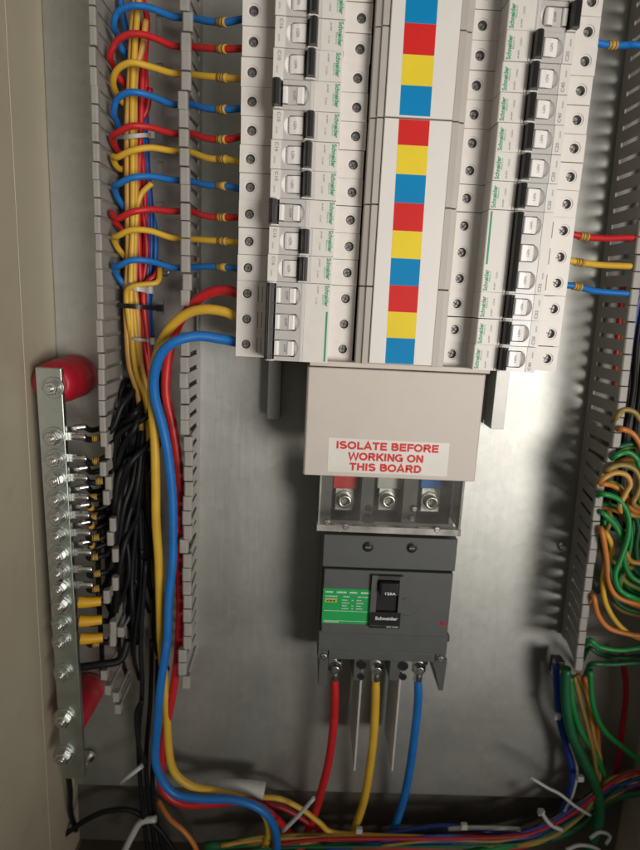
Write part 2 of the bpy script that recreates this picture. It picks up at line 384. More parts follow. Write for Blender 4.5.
# ------------------------------------------------------------------ cabinet
XL, XR, ZB, ZT, DF = -283.0, 286.0, -525.0, 470.0, 190.0
cab = empty('electrical_cabinet', (0, ZB, 0), 'beige steel cabinet shell with galvanised mounting plate behind everything', 'cabinet')
b = MB(); b.box(XL-2, XL, ZB-2, ZT, -14, DF, 'paint'); b.build('side_wall', cab, .5)
b = MB(); b.box(XL+.2, XL+1.0, ZB, ZT, 57, 61, 'paint'); b.build('wall_seam', cab, .6)
b = MB(); b.box(XR, XR+2, ZB-2, ZT, -14, DF, 'paint'); b.build('side_wall', cab, .5)
b = MB(); b.box(XL, XR, ZB-2, ZB, -14, DF, 'paint'); b.build('bottom_wall', cab, .5)
b = MB(); b.box(XL+3, XR-3, ZB+.2, ZB+3, -10, DF-12, 'floor_shade'); b.box(XL+1, XR-1, ZB+3, -452, -13.8, -6, 'floor_shade'); b.build('shade_panel', cab, .5)  # added dark panels standing in for the shade low in the cabinet
b = MB(); b.box(XL, XR, ZT-2, ZT, -14, DF, 'paint'); b.build('top_wall', cab, .5)
b = MB(); b.box(XL, XR, ZB, ZT-2, -16, -14, 'paint'); b.build('back_wall', cab)
b = MB(); b.box(XL+.3, XR-.3, -449, ZT-12, -2.5, 0, 'galv'); plate = b.build('mounting_plate', cab, .5)
for px, py in ((165, 272), (563, 547)):
    b = MB(); c = at(px, py, 3); b.turn((c[0], c[1], 0.2), [(4.2, 0), (4.2, 1.4), (2.6, 2.6)], 'bright', 18); b.box(c[0]-2.4, c[0]+2.4, c[1]-.35, c[1]+.35, 2.0, 2.9, 'hole')
    b.build('plate_screw', cab)

# ------------------------------------------------------------------ cable ducts
def finger_wall(x, z0, z1, H, side, gaps=(), skew=0.0, jit=0.4, loose=None, pitch=12.5, neck=8.6, lip=3.6, step=0, bend=None):
    b = MB(); sk = lambda p: (p[0]+skew*(p[1]-77), p[1], p[2])
    b.box(x-.8, x+.8, z0, z1, 2, 11, 'duct', sk)
    k = 0; z = z0+pitch/2; run = 0; sh_ = 0
    while z < z1-pitch/2+.01:
        if not any(a < z < c for a, c in gaps):
            run -= 1
            if run <= 0: run = random.choice((1, 2, 4, 6)); sh_ = random.uniform(-step, step)
            bd = 0 if not bend else bend[2]*max(0, min(1, (bend[0]-z)/(bend[0]-bend[1])))
            dx = random.uniform(-jit, jit)+sh_+bd; dz = random.uniform(-jit, jit)*.6; h = H+random.uniform(-.6, .6)
            if loose and loose[0] < z < loose[1]:
                dx += random.uniform(-5, 9); dz += random.uniform(-2.5, 2.5); h -= random.uniform(0, 6)
                if random.random() < .22: z += pitch; continue
            def lean(p, dx=dx, dz=dz, h=h): t = max(0, (p[2]-11)/(h-11)); return sk((p[0]+dx*t, p[1]+dz*t, p[2]))
            w = neck/2
            b.box(x-.8, x+.8, z-w, z+w, 11, h-7, 'duct', lean)
            b.prof_lean = lean
            ring = lambda zz: [lean((x+q[0], zz, q[1])) for q in ((-.8, h-8), (-lip+.2, h-5.5), (-lip, h-1), (-lip+1, h), (lip-1, h), (lip, h-1), (lip-.2, h-5.5), (.8, h-8))]
            b.loft([ring(z-5.85), ring(z+5.85)], 'duct')
        z += pitch
    return b
def duct_base(x0, x1, z0, z1, skew=0.0, holes=()):
    b = MB(); sk = lambda p: (p[0]+skew*(p[1]-77), p[1], p[2])
    cx = (x0+x1)/2
    if not holes:
        b.box(x0, x1, z0, z1, .3, 2, 'duct', sk); return b
    hw = 2.6; hx = holes[0][0]
    b.box(x0, hx-hw, z0, z1, .3, 2, 'duct', sk); b.box(hx+hw, x1, z0, z1, .3, 2, 'duct', sk)
    z = z0
    for _, hz, hh in sorted(holes, key=lambda q: q[1]):
        b.box(hx-hw, hx+hw, z, hz-hh, .3, 2, 'duct', sk); z = hz+hh
    b.box(hx-hw, hx+hw, z, z1, .3, 2, 'duct', sk)
    return b
LX0, LX1 = -224.5, -159.5
du = empty('slotted_cable_duct', (-192, -290, 0), 'grey slotted duct on the left, open, full of coloured and black wires', 'cable duct')
hz = [(at(160, y, 2)[0], at(160, y, 2)[1], h) for y, h in ((25, 7), (70, 5), (108, 5), (136, 5), (172, 8), (208, 5), (307, 6))]
hx = sum(q[0] for q in hz)/len(hz)
duct_base(LX0-.8, LX1+.8, -292, 330, 0, [(hx, q[1], q[2]) for q in hz]).build('duct_base', du)
zq = lambda px, py, D=58: at(px, py, D)[1]
wl = finger_wall(LX0, -292, 330, 60, 1, gaps=[(-310, zq(105, 660))], loose=(zq(105, 660), zq(100, 450)), lip=2.7, neck=9.6, jit=.7)
for px, py in ((104, 675), (108, 690), (116, 697), (118, 709), (121, 632)):       # broken fingers hanging by their thin necks
    c = at(px, py, 50); b2 = wl
    b2.box(c[0]-2.6, c[0]+2.6, c[1]-4.6, c[1]+4.6, 44, 51, 'duct')
    b2.box(c[0]-.7, c[0]+.7, c[1]-1.5, c[1]+1.5, 11, 44.2, 'duct')
wl.build('duct_wall', du, .35)
wr = finger_wall(LX1, -292, 330, 60, 1, gaps=[(zq(188, 343), zq(188, 302))], jit=.7, step=2.4)
wr.build('duct_wall', du, .35)
du2 = empty('slotted_cable_duct', (215, -290, 0), 'grey slotted duct in shadow on the right, earth wires spilling out', 'cable duct')
duct_base(181, 262, -262, 330, -.03).build('duct_base', du2)
finger_wall(181, -262, 330, 60, 1, skew=-.03, jit=.5, neck=9.0, bend=(zq(612, 440), zq(597, 482), -9.5)).build('duct_wall', du2, .35)
finger_wall(262, -262, 330, 60, 1, skew=-.03, gaps=[(-290, 60)], jit=.6).build('duct_wall', du2, .35)

# ------------------------------------------------------------------ distribution chassis
ch = empty('distribution_chassis', (0, -3, 0), 'breaker chassis with colour striped phase strip between the two breaker columns', 'chassis')
for x0, x1, zb in ((-98, -87.2, -58), (93.5, 104.5, -58)):
    b = MB(); b.prof([(x0, 2), (x0+1.4, 2), (x0+1.4, 22.6), (x1-1.4, 22.6), (x1-1.4, 2), (x1, 2), (x1, 24), (x0, 24)], zb, 252, 'rail'); b.build('chassis_rail', ch, .25)
    xm = -75 if x0 < 0 else 75
    b = MB(); b.prof([(xm-17.5, 31), (xm+17.5, 31), (xm+17.5, 32.2), (xm-17.5, 32.2)], -1, 252, 'rail'); b.box(xm-14, xm+14, 2, 250, 24.2, 31, 'rail'); b.build('din_rail', ch, .2)
b = MB(); b.box(-30, 30, -2, 252, 3, 88, 'mccb_dk'); b.build('busbar_housing', ch)
for k in range(5):                             # tooth covers, one per three ways
    for sx in (-1, 1):
        z0, z1 = 54*k+.4, min(54*k+53.6, 252)
        xa, xb, xc = sx*22.6, sx*27.2, sx*31.6
        b = MB(); b.prof(sorted([]) or [(xa, 88.2), (xa, 98.2), (xb, 98.2), (xb, 96.6), (xc, 95.4), (xc, 62), (sx*30.2, 62), (sx*30.2, 88.2)], z0, z1, 'cover2'); b.build('tooth_cover', ch, .35)
for k, (za, zb_) in enumerate(((1.2, 161.6), (162.4, 252))):
    b = MB(); b.box(-22.3, 22.3, za, zb_, 88.2, 99.4, 'cover'); b.box(-21.9, 21.9, za+.3, zb_-.3, 99.42, 99.8, 'paper')
    for r in range(14):
        a0, a1 = 1.6+18*r, 1.6+18*(r+1)
        lo, hi = max(a0, za+.3), min(a1, zb_-.3)
        if hi-lo > 1:
            cxa, cxb = -.6-.0125*lo, -.6-.0125*hi; w = 10.1
            b.add([(cxa-w, lo+.02, 99.9), (cxa+w, lo+.02, 99.9), (cxb+w, hi-.02, 99.9), (cxb-w, hi-.02, 99.9)], [(0, 1, 2, 3)], ('sq_blu', 'sq_yel', 'sq_red')[r % 3])
    b.build('phase_strip', ch, 0)
b = MB(); b.box(-64, 66, -3.1, .6, 40, 95, 'cover'); b.build('end_cap', ch, .4)

# ------------------------------------------------------------------ miniature breakers (local: u towards the brand, v along the column, d depth above plate)
DS, DN = 85.0, 103.0
def breaker_body(poles):
    b = MB(); V = 9.0*poles-.17
    b.prof([(-42.5, 38), (42.3, 38), (42.3, 60), (42.3, DS-8), (-42.5, DS-8)], -V, V, 'mcb')
    b.prof([(-20, DS-8.2), (24, DS-8.2), (24.0, 97), (-20, 97)], -V, V, 'mcb2')
    for q in range(poles):
        cv = 9*(poles-1)-18*q; v0, v1 = cv-9+(.17 if q == poles-1 else 0), cv+9-(.17 if q == 0 else 0)
        for x0, x1, hx in ((-42.5, -20, -35.2), (24, 42.3, 35.2)):
            b.holed(x0, x1, v0, v1, DS, (hx, cv), 3.2, 7.0, 'mcb', 'hole')
            b.box(x0, x1, v0, v1, DS-8, DS-6.5, 'mcb') if False else None
        # walls of the shoulders
        for x0, x1 in ((-42.5, -20), (24, 42.3)):
            for (pa, pb) in (((x0, v0), (x1, v0)), ((x1, v1), (x0, v1)), ((x0, v1), (x0, v0)), ((x1, v0), (x1, v1))):
                b.add([(pa[0], pa[1], DS-8), (pb[0], pb[1], DS-8), (pb[0], pb[1], DS), (pa[0], pa[1], DS)], [(0, 1, 2, 3)], 'mcb')
        if poles > 1:                          # engraved vent lines on the outer shoulder
            for x in (-27.2, -24.4):
                b.box(x-.3, x+.3, cv-5.5, cv+5.5, DS-.05, DS+.06, 'ink_grey')
        # hairline between poles
    return b
def breaker_nose(poles, on):
    b = MB(); V = 9.0*poles-.17
    if on: lo, hi = -13.4, 7.0
    else: lo, hi = -19.8, 4.0
    if lo > -19: b.box(-20, lo, -V, V, 96.9, DN, 'mcb')
    else: b.box(-20.2, lo+.0, -V, V, 96.9, 99.2, 'mcb2')
    b.box(hi, hi+1.7, -V, V, 96.9, DN, 'mcb2')
    ra, rb = (-.1, 6.95) if on else (-19.9, -13.7)
    for sv in (-1, 1): b.prof([(ra, 96.9), (rb, 96.9), (rb, DN+1.2), (rb-1.5, DN+2.2), (ra+1.2, DN+2.2), (ra, DN+.4)], min(sv*V, sv*(V-.95)), max(sv*V, sv*(V-.95)), 'mcb')
    b.prof([(hi+1.7, 96.9), (24, 96.9), (24, DN-.6), (23.4, DN-.25), (hi+1.7, DN-.25)], -V, V, 'mcb')
    for q in range(poles):
        cv = 9*(poles-1)-18*q
        # cheeks either side of the rocker
        r0, r1 = (-13.4, -.2) if on else (-13.6, 4.0)
        for sv in (-1, 1):
            e = V if (sv*cv >= 9*(poles-1)-.1) else abs(sv*cv+9)
            va, vb = sv*5.9+cv, (sv*(9-.17)+cv if poles == 1 or (q == 0 and sv > 0) or (q == poles-1 and sv < 0) else sv*9+cv)
            b.box(r0, r1, min(va, vb), max(va, vb), 96.9, DN-.35, 'lens')
            b.poly([(r0, va), (r0+4.4, va), (r0, va-sv*3.0)] if on else [(r1, va), (r1-3.6, va), (r1, va-sv*2.6)], 97, DN-.4, 'mcb2')
        # sloped crescent of the recess
        n = 9; arc = []; low = []; edge = []
        for k in range(n):
            v = -5.9+11.8*k/(n-1); t = v/5.9
            if on: arc.append((-12.9+2.6*t*t, v+cv, DN-.3)); low.append((-9.6, v*.96+cv, 98.4)); edge.append((-13.4, v+cv, DN-.3))
            else: arc.append((3.4-2.6*t*t, v+cv, DN-.3)); low.append((.3, v*.96+cv, 98.4)); edge.append((4.0, v+cv, DN-.3))
        for k in range(n-1):
            b.add([edge[k], arc[k], arc[k+1], edge[k+1]], [(0, 1, 2, 3)], 'lens')
            b.add([arc[k], low[k], low[k+1], arc[k+1]], [(0, 1, 2, 3)], 'tag')
    return b
def breaker_rocker(poles, on):
    b = MB()
    for q in range(poles):
        cv = 9*(poles-1)-18*q
        if on:
            b.prof([(-9.7, 97), (-9.7, 101.2), (-8.6, 102.2), (-5, 103.2), (-1.2, 103.4), (-.4, 102.8), (-.4, 97)], cv-5.3, cv+5.3, 'tag')
            b.text('I.ON', (-5.4, cv), 4.6, 1.9, 'ink_grey', -math.pi/2, 103.28, .01)
        else:
            b.prof([(-13.6, 97), (-13.6, 103), (-11.4, 103.2), (-10.4, 102.4), (-10.4, 97)], cv-5, cv+5, 'tag')
            b.prof([(-10.4, 97), (-10.4, 101.7), (-4.4, 102.3), (-4.4, 97)], cv-5.3, cv+5.3, 'lens')
            b.prof([(-4.4, 97), (-4.4, 102.9), (-1, 103.4), (.2, 102.6), (.2, 97)], cv-4.9, cv+4.9, 'tag')
            b.text('O.OFF', (-6.0, cv), 5.6, 1.5, 'ink_grey', -math.pi/2, 102.5, .01)
    return b
def breaker_toggle(poles, on):
    b = MB(); V = 9.0*poles-1.3; c = 3.3 if on else -16.7; t = .9 if on else -.9
    ring = lambda v: [(c-2.7, v, 97.2), (c-2.7+t, v, 107.5), (c-1.6+t, v, 109.6), (c+.2+t, v, 110.4), (c+1.9+t, v, 109.5), (c+2.7+t, v, 107.2), (c+2.7, v, 97.2)]
    b.loft([ring(-V), ring(-V+.3), ring(V-.3), ring(V)], 'toggle')
    for k in (-1, 0, 1):
        b.box(c+t+k*1.05-.12, c+t+k*1.05+.12, -V+1.6, V-1.6, 110.0 if k else 110.3, 110.62 if k == 0 else 110.25, 'toggle')
    return b
def breaker_print(b, poles, on, rating, code):
    h = -math.pi/2; top = 9*(poles-1); d = DN-.15
    b.text('Schneider', (21.3, top+1.0), 14.2, 3.1, 'ink_green', h, d, .032)
    b.text('Electric', (18.9, top-1.6), 7.0, 1.2, 'ink_green', h, d, .0)
    b.text(code, (15.0, top+5.0), 5.2, 1.1, 'ink_grey', h, d, .006)
    b.text(rating+'A', (14.2, top-2.6), 4.6, 1.1, 'ink_grey', h, d, .006)
    if poles > 1: b.box(21.2, 22.5, -9*poles+1, top-9.5, d-.05, d+.03, 'ink_green')
    b.box(8.9 if on else 6.2, 9.05 if on else 6.35, -9*poles+.4, 9*poles-.4, d-.06, d+.01, 'ink_grey')
    if on:
        b.text(rating, (-16.2, (top if poles == 1 else top)+4.6), 5.8, 2.2, 'ink_grey', h, DN+.1, .014)
        b.text('6000', (-17.4, top-3.4), 4.0, 1.0, 'ink_grey', h, DN+.1, .0)
    return b
def breaker_screws(z): 
    pass
scr = MB(); scr.turn((0, 0, 0), [(2.95, -1.2), (2.95, 0), (2.6, .35)], 'screw', 20)
for a in (0, math.pi/2):
    ca, sa = math.cos(a+.5), math.sin(a+.5)
    pts = [(-2.1, -.36), (2.1, -.36), (2.1, .36), (-2.1, .36)]
    scr.poly([(x*ca-y*sa, x*sa+y*ca) for x, y in pts], .2, .42, 'hole')
screw_me = scr.mesh('terminal_screw')
BODY = {p: breaker_body(p).mesh('body', (0, 0, 38), 0, fix=True) for p in (1, 3)}
KINDS = ((1, True), (1, False), (3, True), (3, False))
ROCK = {k: breaker_rocker(*k).mesh('rocker', (0, 0, 38), .15, 1) for k in KINDS}
TOG = {k: breaker_toggle(*k).mesh('toggle', (0, 0, 38), .25, 2) for k in KINDS}
PR = {}
def place_breaker(side, row, poles, on, rating, label, group):
    x = 75.2*side; z = 18*row+9*poles + random.uniform(-.06, .06)
    x += random.uniform(-.25, .25)
    t = empty('miniature_breaker', (x, z, 38), label, 'circuit breaker', group)
    t.rotation_euler = (0, (math.pi if side > 0 else 0)+random.uniform(-.006, .006), random.uniform(-.006, .006))
    t.location.y += random.uniform(-.0004, .0003)
    key = (poles, on)
    inst('body', BODY[poles], t); inst('rocker', ROCK[key], t); inst('toggle', TOG[key], t)
    pk = (poles, on, rating)
    if pk not in PR: PR[pk] = breaker_print(breaker_nose(poles, on), poles, on, rating, 'A9F').mesh('front_face', (0, 0, 38), .22, 2)
    inst('front_face', PR[pk], t)
    for q in range(poles):
        for hx in (-35.2, 35.2):
            s = inst('terminal_screw', screw_me, t, (hx, 9*(poles-1)-18*q, DS-38-4.3)); s.rotation_euler = (0, random.uniform(0, 3.1), 0)
ORD = ['first', 'second', 'third', 'fourth', 'fifth', 'sixth', 'seventh', 'eighth', 'ninth', 'tenth', 'eleventh', 'twelfth', 'thirteenth', 'fourteenth']
GL = 'white breakers of the left column'; GR = 'white breakers of the right column'
place_breaker(-1, 0, 3, False, 'C16', 'wide three-pole breaker with thick wires, toggle bar left, foot of left column', GL)
lr = ['C16', 'C16', 'C16', 'C10', 'C16', 'C10', 'C20', 'C10', 'C16', 'C20', 'C16']
for k, row in enumerate(range(3, 14)):
    on = row not in (5, 9)
    if row == 5: lb = 'left-column breaker with toggle thrown left, lower of the two single ones'
    elif row == 9: lb = 'left-column breaker with toggle thrown left, upper of the two single ones'
    elif row == 13: lb = 'left-column breaker cut off by the top edge of the photo'
    else: lb = 'single-pole breaker, %s one above the three-pole breaker in left column' % ORD[k]
    place_breaker(-1, row, 1, on, lr[k], lb, GL)
place_breaker(1, 3, 3, True, 'C32', 'wide three-pole breaker with long black toggle bar and green stripe, right column', GR)
rr_ = {0: 'C40', 1: 'C20', 2: 'C32'}
for row, lb in ((0, 'lowest single-pole breaker at the foot of the right column'), (1, 'single-pole breaker second from the foot of the right column'), (2, 'single-pole breaker directly below the three-pole breaker in right column')):
    place_breaker(1, row, 1, True, rr_[row], lb, GR)
rt = ['C20', 'C20', 'C20', 'C40', 'C40', 'C20', 'C20', 'C20']
for k, row in enumerate(range(6, 14)):
    on = row != 12
    if row == 12: lb = 'right-column breaker whose black toggle is thrown to the right'
    elif row == 13: lb = 'right-column breaker at the top edge of the photo'
    else: lb = 'single-pole breaker, %s one above the three-pole breaker in right column' % ORD[k]
    place_breaker(1, row, 1, on, rt[k], lb, GR)

# ------------------------------------------------------------------ cover over the busbar feed, with the warning label
iso = empty('busbar_feed_cover', (-2, -83, 40), 'grey beige box cover bearing the red isolate warning, below the breakers', 'cover')
b = MB(); b.prof([(-65.6, 40), (62.4, 40), (62.4, 97.5), (60.8, 99.2), (-64.2, 99.2), (-65.6, 97.5)], -83.2, -3.6, 'cover'); b.build('cover_shell', iso, .7, 3, 25)
b = MB(); b.add([(-47.6, -79.8, 99.35), (40.8, -79.9, 99.35), (40.6, -54.6, 99.35), (-47.8, -54.2, 99.35)], [(0, 1, 2, 3)], 'sticker_w')
for s_, cx, cz, w in (('ISOLATE BEFORE', -4.6, -59.3, 75.5), ('WORKING ON', -5.2, -67.4, 55.5), ('THIS BOARD', -5.0, -75.3, 53.5)):
    stencil(b, s_, (cx, cz), w, 5.7, 'ink_red', 99.45)
b.build('warning_label', iso, fix=False)

# ------------------------------------------------------------------ moulded-case breaker
c0 = at(388, 600, 76)
mc = empty('moulded_case_breaker', (c0[0], at(388, 664, 70)[1], 0), 'charcoal moulded three-pole main breaker with green sticker and black toggle', 'circuit breaker')
def R(px0, py0, px1, py1, D):
    a = at(px0, py0, D); c = at(px1, py1, D); return min(a[0], c[0]), max(a[0], c[0]), min(a[1], c[1]), max(a[1], c[1])
L_, Rr_ = at(321.5, 570, 72)[0], at(455, 570, 72)[0]
zt = at(388, 536, 72)[1]; zb2 = at(388, 632, 72)[1]; zc = at(388, 569, 72)[1]; ze = at(388, 660, 68)[1]
b = MB()
b.box(L_, Rr_, ze+1, zt, 3, 66, 'mccb')
b.box(L_+.4, Rr_-.4, zc+.6, zt-.1, 66, 73.5, 'mccb')                    # upper band
b.box(L_+.4, Rr_-.4, ze+10, zb2-.6, 66, 73.2, 'mccb'); b.box(L_+.4, L_+9, ze+1.5, ze+10.2, 66, 71.6, 'mccb'); b.box(Rr_-9, Rr_-.4, ze+1.5, ze+10.2, 66, 71.6, 'mccb'); b.box(L_+9.5, Rr_-9.5, ze+2, ze+10.2, 66, 72.6, 'mccb')                    # lower band
b.box(L_+2, Rr_-2, ze, ze+6.3, 20, 68.5, 'mccb')
# terminal skirts and barriers that hang below
for px0, px1, yb in ((319, 328, 684), (354, 363, 680), (390, 401, 680)):
    a = at(px0, 660, 64)[0]; c = at(px1, 660, 64)[0]; zz = at(px0, yb, 64)[1]
    b.box(a, c, zz, ze+.2, 14, 65, 'mccb')
a = at(436, 660, 64)[0]; c = at(446, 660, 64)[0]
b.loft([[(a-5, ze+.2, d), (c+1, ze+.2, d), (c, at(440, 690, 64)[1], d), (c-4, at(440, 690, 64)[1], d), (a, at(440, 672, 64)[1], d)] for d in (14, 65)], 'mccb')
for px in (335, 375, 415, 441):
    a = at(px, 662, 60); b.box(a[0]-13, a[0]+13, ze-2, ze+4, 10, 34, 'mccb_dk')
b.build('case', mc, .8, 2)
b = MB(); b.box(L_+2.2, Rr_-2.2, zb2, zc, 66, 76.5, 'mccb'); b.build('front_plate', mc, .6, 2)
b = MB(); b.turn((at(408, 607, 77)[0], at(408, 607, 77)[1], 76.4), [(8.2, 0), (8.2, .35), (7.6, .5)], 'mccb', 24)
q = R(440, 622, 446, 626, 77); b.box(q[0], q[1], q[2], q[3], 76.4, 76.7, 'w_drd'); b.build('test_button', mc)
q = R(323.5, 588, 369.5, 624.5, 76.7)
b = MB(); b.box(q[0], q[1], q[2], q[3], 76.55, 76.85, 'green_sticker')
fx = lambda t: q[0]+(q[1]-q[0])*t
fz = lambda t: q[3]+(q[2]-q[3])*t
def dash(t0, t1, u, h, m='ink_white'): b.box(fx(t0), fx(t1), fz(u)-h/2, fz(u)+h/2, 76.86, 76.92, m)
rng = random.Random(3)
def dashes(t0, t1, u, h, k):
    t = t0
    while t < t1-.01:
        w = rng.uniform(.012, .035)*k; dash(t, min(t+w, t1), u, h); t += w+.010*k
for t0, t1 in ((.05, .20), (.28, .48), (.55, .70), (.78, .97)): dashes(t0, t1, .10, 1.3, 1.0)
for t0, t1 in ((.05, .30), (.42, .55), (.72, .94)): dashes(t0, t1, .22, .75, .9)
dashes(.05, .30, .29, .55, .8)
for u in (.32, .40, .48, .56): 
    for t0, t1 in ((.40, .55), (.60, .64), (.70, .84)): dashes(t0, t1-rng.uniform(0, .04), u, .7, .9)
dash(.03, .97, .635, .3); dash(.03, .97, .92, .3); dashes(.05, .36, .955, .7, .8)
b.box(fx(.05), fx(.29), fz(.39), fz(.31), 76.86, 76.92, 'yel_sticker'); b.text('MCCB', (fx(.17), fz(.35)), (fx(.28)-fx(.06))*.7, 1.3, 'ink_black', 0, 76.96) if False else None
for t0, t1 in ((.08, .12), (.135, .19), (.205, .26)): b.box(fx(t0), fx(t1), fz(.37), fz(.33), 76.9, 76.96, 'ink_black')
b.build('rating_sticker', mc, fix=True)
# toggle well and escutcheon
q = R(372, 574, 399, 627, 77)
w0, w1, h0, h1 = q
i = R(377.5, 578, 397, 611, 77)
b = MB()
b.box(w0, i[0], i[2], h1, 76.4, 80, 'mccb'); b.box(i[1], w1, i[2], h1, 76.4, 80, 'mccb')
b.box(i[0], i[1], i[3], h1, 76.4, 80, 'mccb_dk'); b.box(w0, w1, h0, i[2], 76.4, 80, 'black'); b.box(i[0], i[1], i[2], i[3], 76.4, 76.9, 'black')
e_ = R(374, 616, 398, 621, 80); b.text('Schneider', ((e_[0]+e_[1])/2+.3, (e_[2]+e_[3])/2), e_[1]-e_[0]-1.5, 2.9, 'ink_white', 0, 80.08, .024)
b.box(w0+1, w1-6, (h0+h0+h1-h1)/2+2.2, h0+2.4, 80.05, 80.1, 'ink_grey')
b.text('EZC 250N', (w1-6.0, h0+1.5), 9.5, 1.3, 'ink_white', 0, 80.08, .01)
b.build('escutcheon', mc, .35, 1, fix=False)
b = MB(); tz = i[3]-.6
b.prof([(i[0]+.8, 76.8), (i[1]-.6, 76.8), (i[1]-1.0, 84), (i[1]-2, 85.2), (i[0]+2.4, 85.2), (i[0]+1.4, 84)], tz-10.5, tz, 'black')
b.text('125A', ((i[0]+i[1])/2+1.2, tz-8.6), 8.6, 2.3, 'ink_white', 0, 85.3, .02); b.build('toggle', mc, .6, 2, fix=False)
for px, py in ((368, 547), (412, 548)):
    c = at(px, py, 74); b = MB(); b.turn((c[0], c[1], 73.4), [(4.5, -.3), (4.5, .3), (4.1, .5), (3.6, .1), (3.2, 1.0), (2.4, 1.5)], 'black', 24); b.box(c[0]-2.2, c[0]+2.2, c[1]-.4, c[1]+.4, 74.7, 75.05, 'screw')
    b.build('cover_screw', mc)
for px, py in ((324, 656.5), (440.5, 659)):
    c = at(px, py, 72); b = MB(); b.turn((c[0], c[1], 71.5), [(3.0, 0), (3.0, 1.0), (2.2, 1.8)], 'bright', 16); b.box(c[0]-1.6, c[0]+1.6, c[1]-.3, c[1]+.3, 73.1, 73.5, 'hole'); b.build('corner_screw', mc)
for px, py, r in ((339.5, 660, 1.6), (361.5, 664.5, 4.1), (361, 676.5, 2.8), (403, 666, 4.1), (403, 676.8, 2.8), (425.5, 663, 1.6)):
    D = 65.2 if r > 2 else 68.6
    c = at(px, py, D); b = MB(); b.turn((c[0], c[1], D), [(r+.5, -.1), (r+.5, .35), (r, .4), (r*.95, -1.2)], 'mccb_dk', 20, cap=False); b.turn((c[0], c[1], D-1.2+1.3), [(r, 0), (r*.9, .02)], 'black', 20)
    b.build('screw_hole', mc)
# upper terminal deck seen through the clear shield
zs0, zs1 = zt+.5, at(388, 474, 60)[1]
b = MB(); b.box(L_+1, Rr_-1, zs0, zs1, 3, 34, 'black')
for px0, px1 in ((318, 330), (330, 332), (360, 374), (402, 418), (450, 456)):
    a = at(px0, 505, 58)[0]; c = at(px1, 505, 58)[0]; b.box(a, c, zs0, zs1-4, 34, 56, 'mccb')
b.box(L_+1, Rr_-1, zs0, zs0+6, 34, 56.2, 'mccb')
b.build('terminal_deck', mc, .8, 2)
for px, py, r in ((369, 508.5, 2.6), (368.5, 519.5, 4.4)):
    c = at(px, py, 56.4); b = MB(); b.turn((c[0], c[1], 56.2), [(r+.6, -.1), (r+.6, .4), (r, .4), (r*.95, -1.1)], 'mccb_dk', 20, cap=False); b.turn((c[0], c[1], 56.25), [(r, 0), (r*.9, .02)], 'black', 20); b.build('screw_hole', mc)
for k, (px, py, sl, nm) in enumerate(((345, 502, 'w_red', 'red'), (389, 502, 'tie_w', 'clear'), (432, 503.5, 'w_blu', 'blue'))):
    c = at(px, py, 48)
    t = empty('busbar_link', (c[0], c[1]-8, 34), 'copper link with %s sleeve bolted behind the clear shield' % nm, 'busbar link', 'sleeved links feeding the main breaker')
    b = MB(); b.box(c[0]-8, c[0]+8, c[1]-10, -86, 36, 41, 'tin'); b.build('link_bar', t, .5)
    b = MB(); zl = at(px, 489, 46)[1]; b.box(c[0]-10.5, c[0]+10.5, zl, -84, 34.3, 46, sl)
    b.build('sleeve', t, 1.0)
    b = MB(); b.turn((c[0], c[1], 41), [(8.0, 0), (8.0, 1.6)], 'bright', 28); b.turn((c[0], c[1], 42.6), [(5.6, 0), (5.6, 5), (5.2, 5.6), (3.2, 5.6), (3.1, 2.6)], 'bright', 28, cap=False)
    b.turn((c[0], c[1], 44), [(3.1, 0), (3.1, .4)], 'screw', 6); b.build('hex_socket_bolt', t)
# clear shield
sh = empty('terminal_shield', (at(388, 530, 84)[0], at(388, 530, 84)[1], 34), 'clear plastic shield over the upper terminals of the main breaker', 'terminal shield')
sl, sr = at(319, 520, 84)[0], at(460, 520, 84)[0]; sb_, st = at(388, 527, 84)[1], -80.0
b = MB(); b.box(sl, sr, sb_, st, 82, 84, 'clear'); b.build('front_sheet', sh, .3)
b = MB(); b.box(sl-1.5, sr+1.5, sb_-5.2, sb_-.02, 76.8, 85, 'frost'); b.build('bottom_sheet', sh, .4)
for x in (sl, sr):
    b = MB(); b.box(x-1, x+1, sb_, st, 36, 81.9, 'clear'); b.box(x-.9, x+.9, sb_, st, 82.05, 84.4, 'frost'); b.build('side_sheet', sh, .2)
for px, py in ((327.5, 522.5), (345.5, 526.5), (414.5, 509), (412, 518.5), (437, 529.5)):
    D = 58 if px in (414.5, 412) else 85
    c = at(px, py, D); b = MB(); b.turn((c[0], c[1], D-.9), [(2.7, 0), (2.7, .8), (1.8, 1.7)], 'bright', 16); b.box(c[0]-1.5, c[0]+1.5, c[1]-.3, c[1]+.3, D+.5, D+1.0, 'hole')
    b.build('shield_screw', sh)
# phase barriers, thin sheets seen edge on
for px, nm in ((360.5, 'left'), (399.5, 'right')):
    a = at(px, 690, 62); zt_ = ze-8; zb_ = at(px-5, 771, 60)[1]
    b = MB(); b.loft([[(a[0]-.8, zt_, d0), (a[0]+.8, zt_, d0), (a[0]+.7, zb_, d1), (a[0]-.7, zb_, d1)] for d0, d1 in ((2, 8), (62, 60))], 'tie_w')
    tag(b.build('phase_barrier'), 'thin pale phase barrier sheet hanging under main breaker, %s one' % nm, 'phase barrier', 'phase barriers below the main breaker')

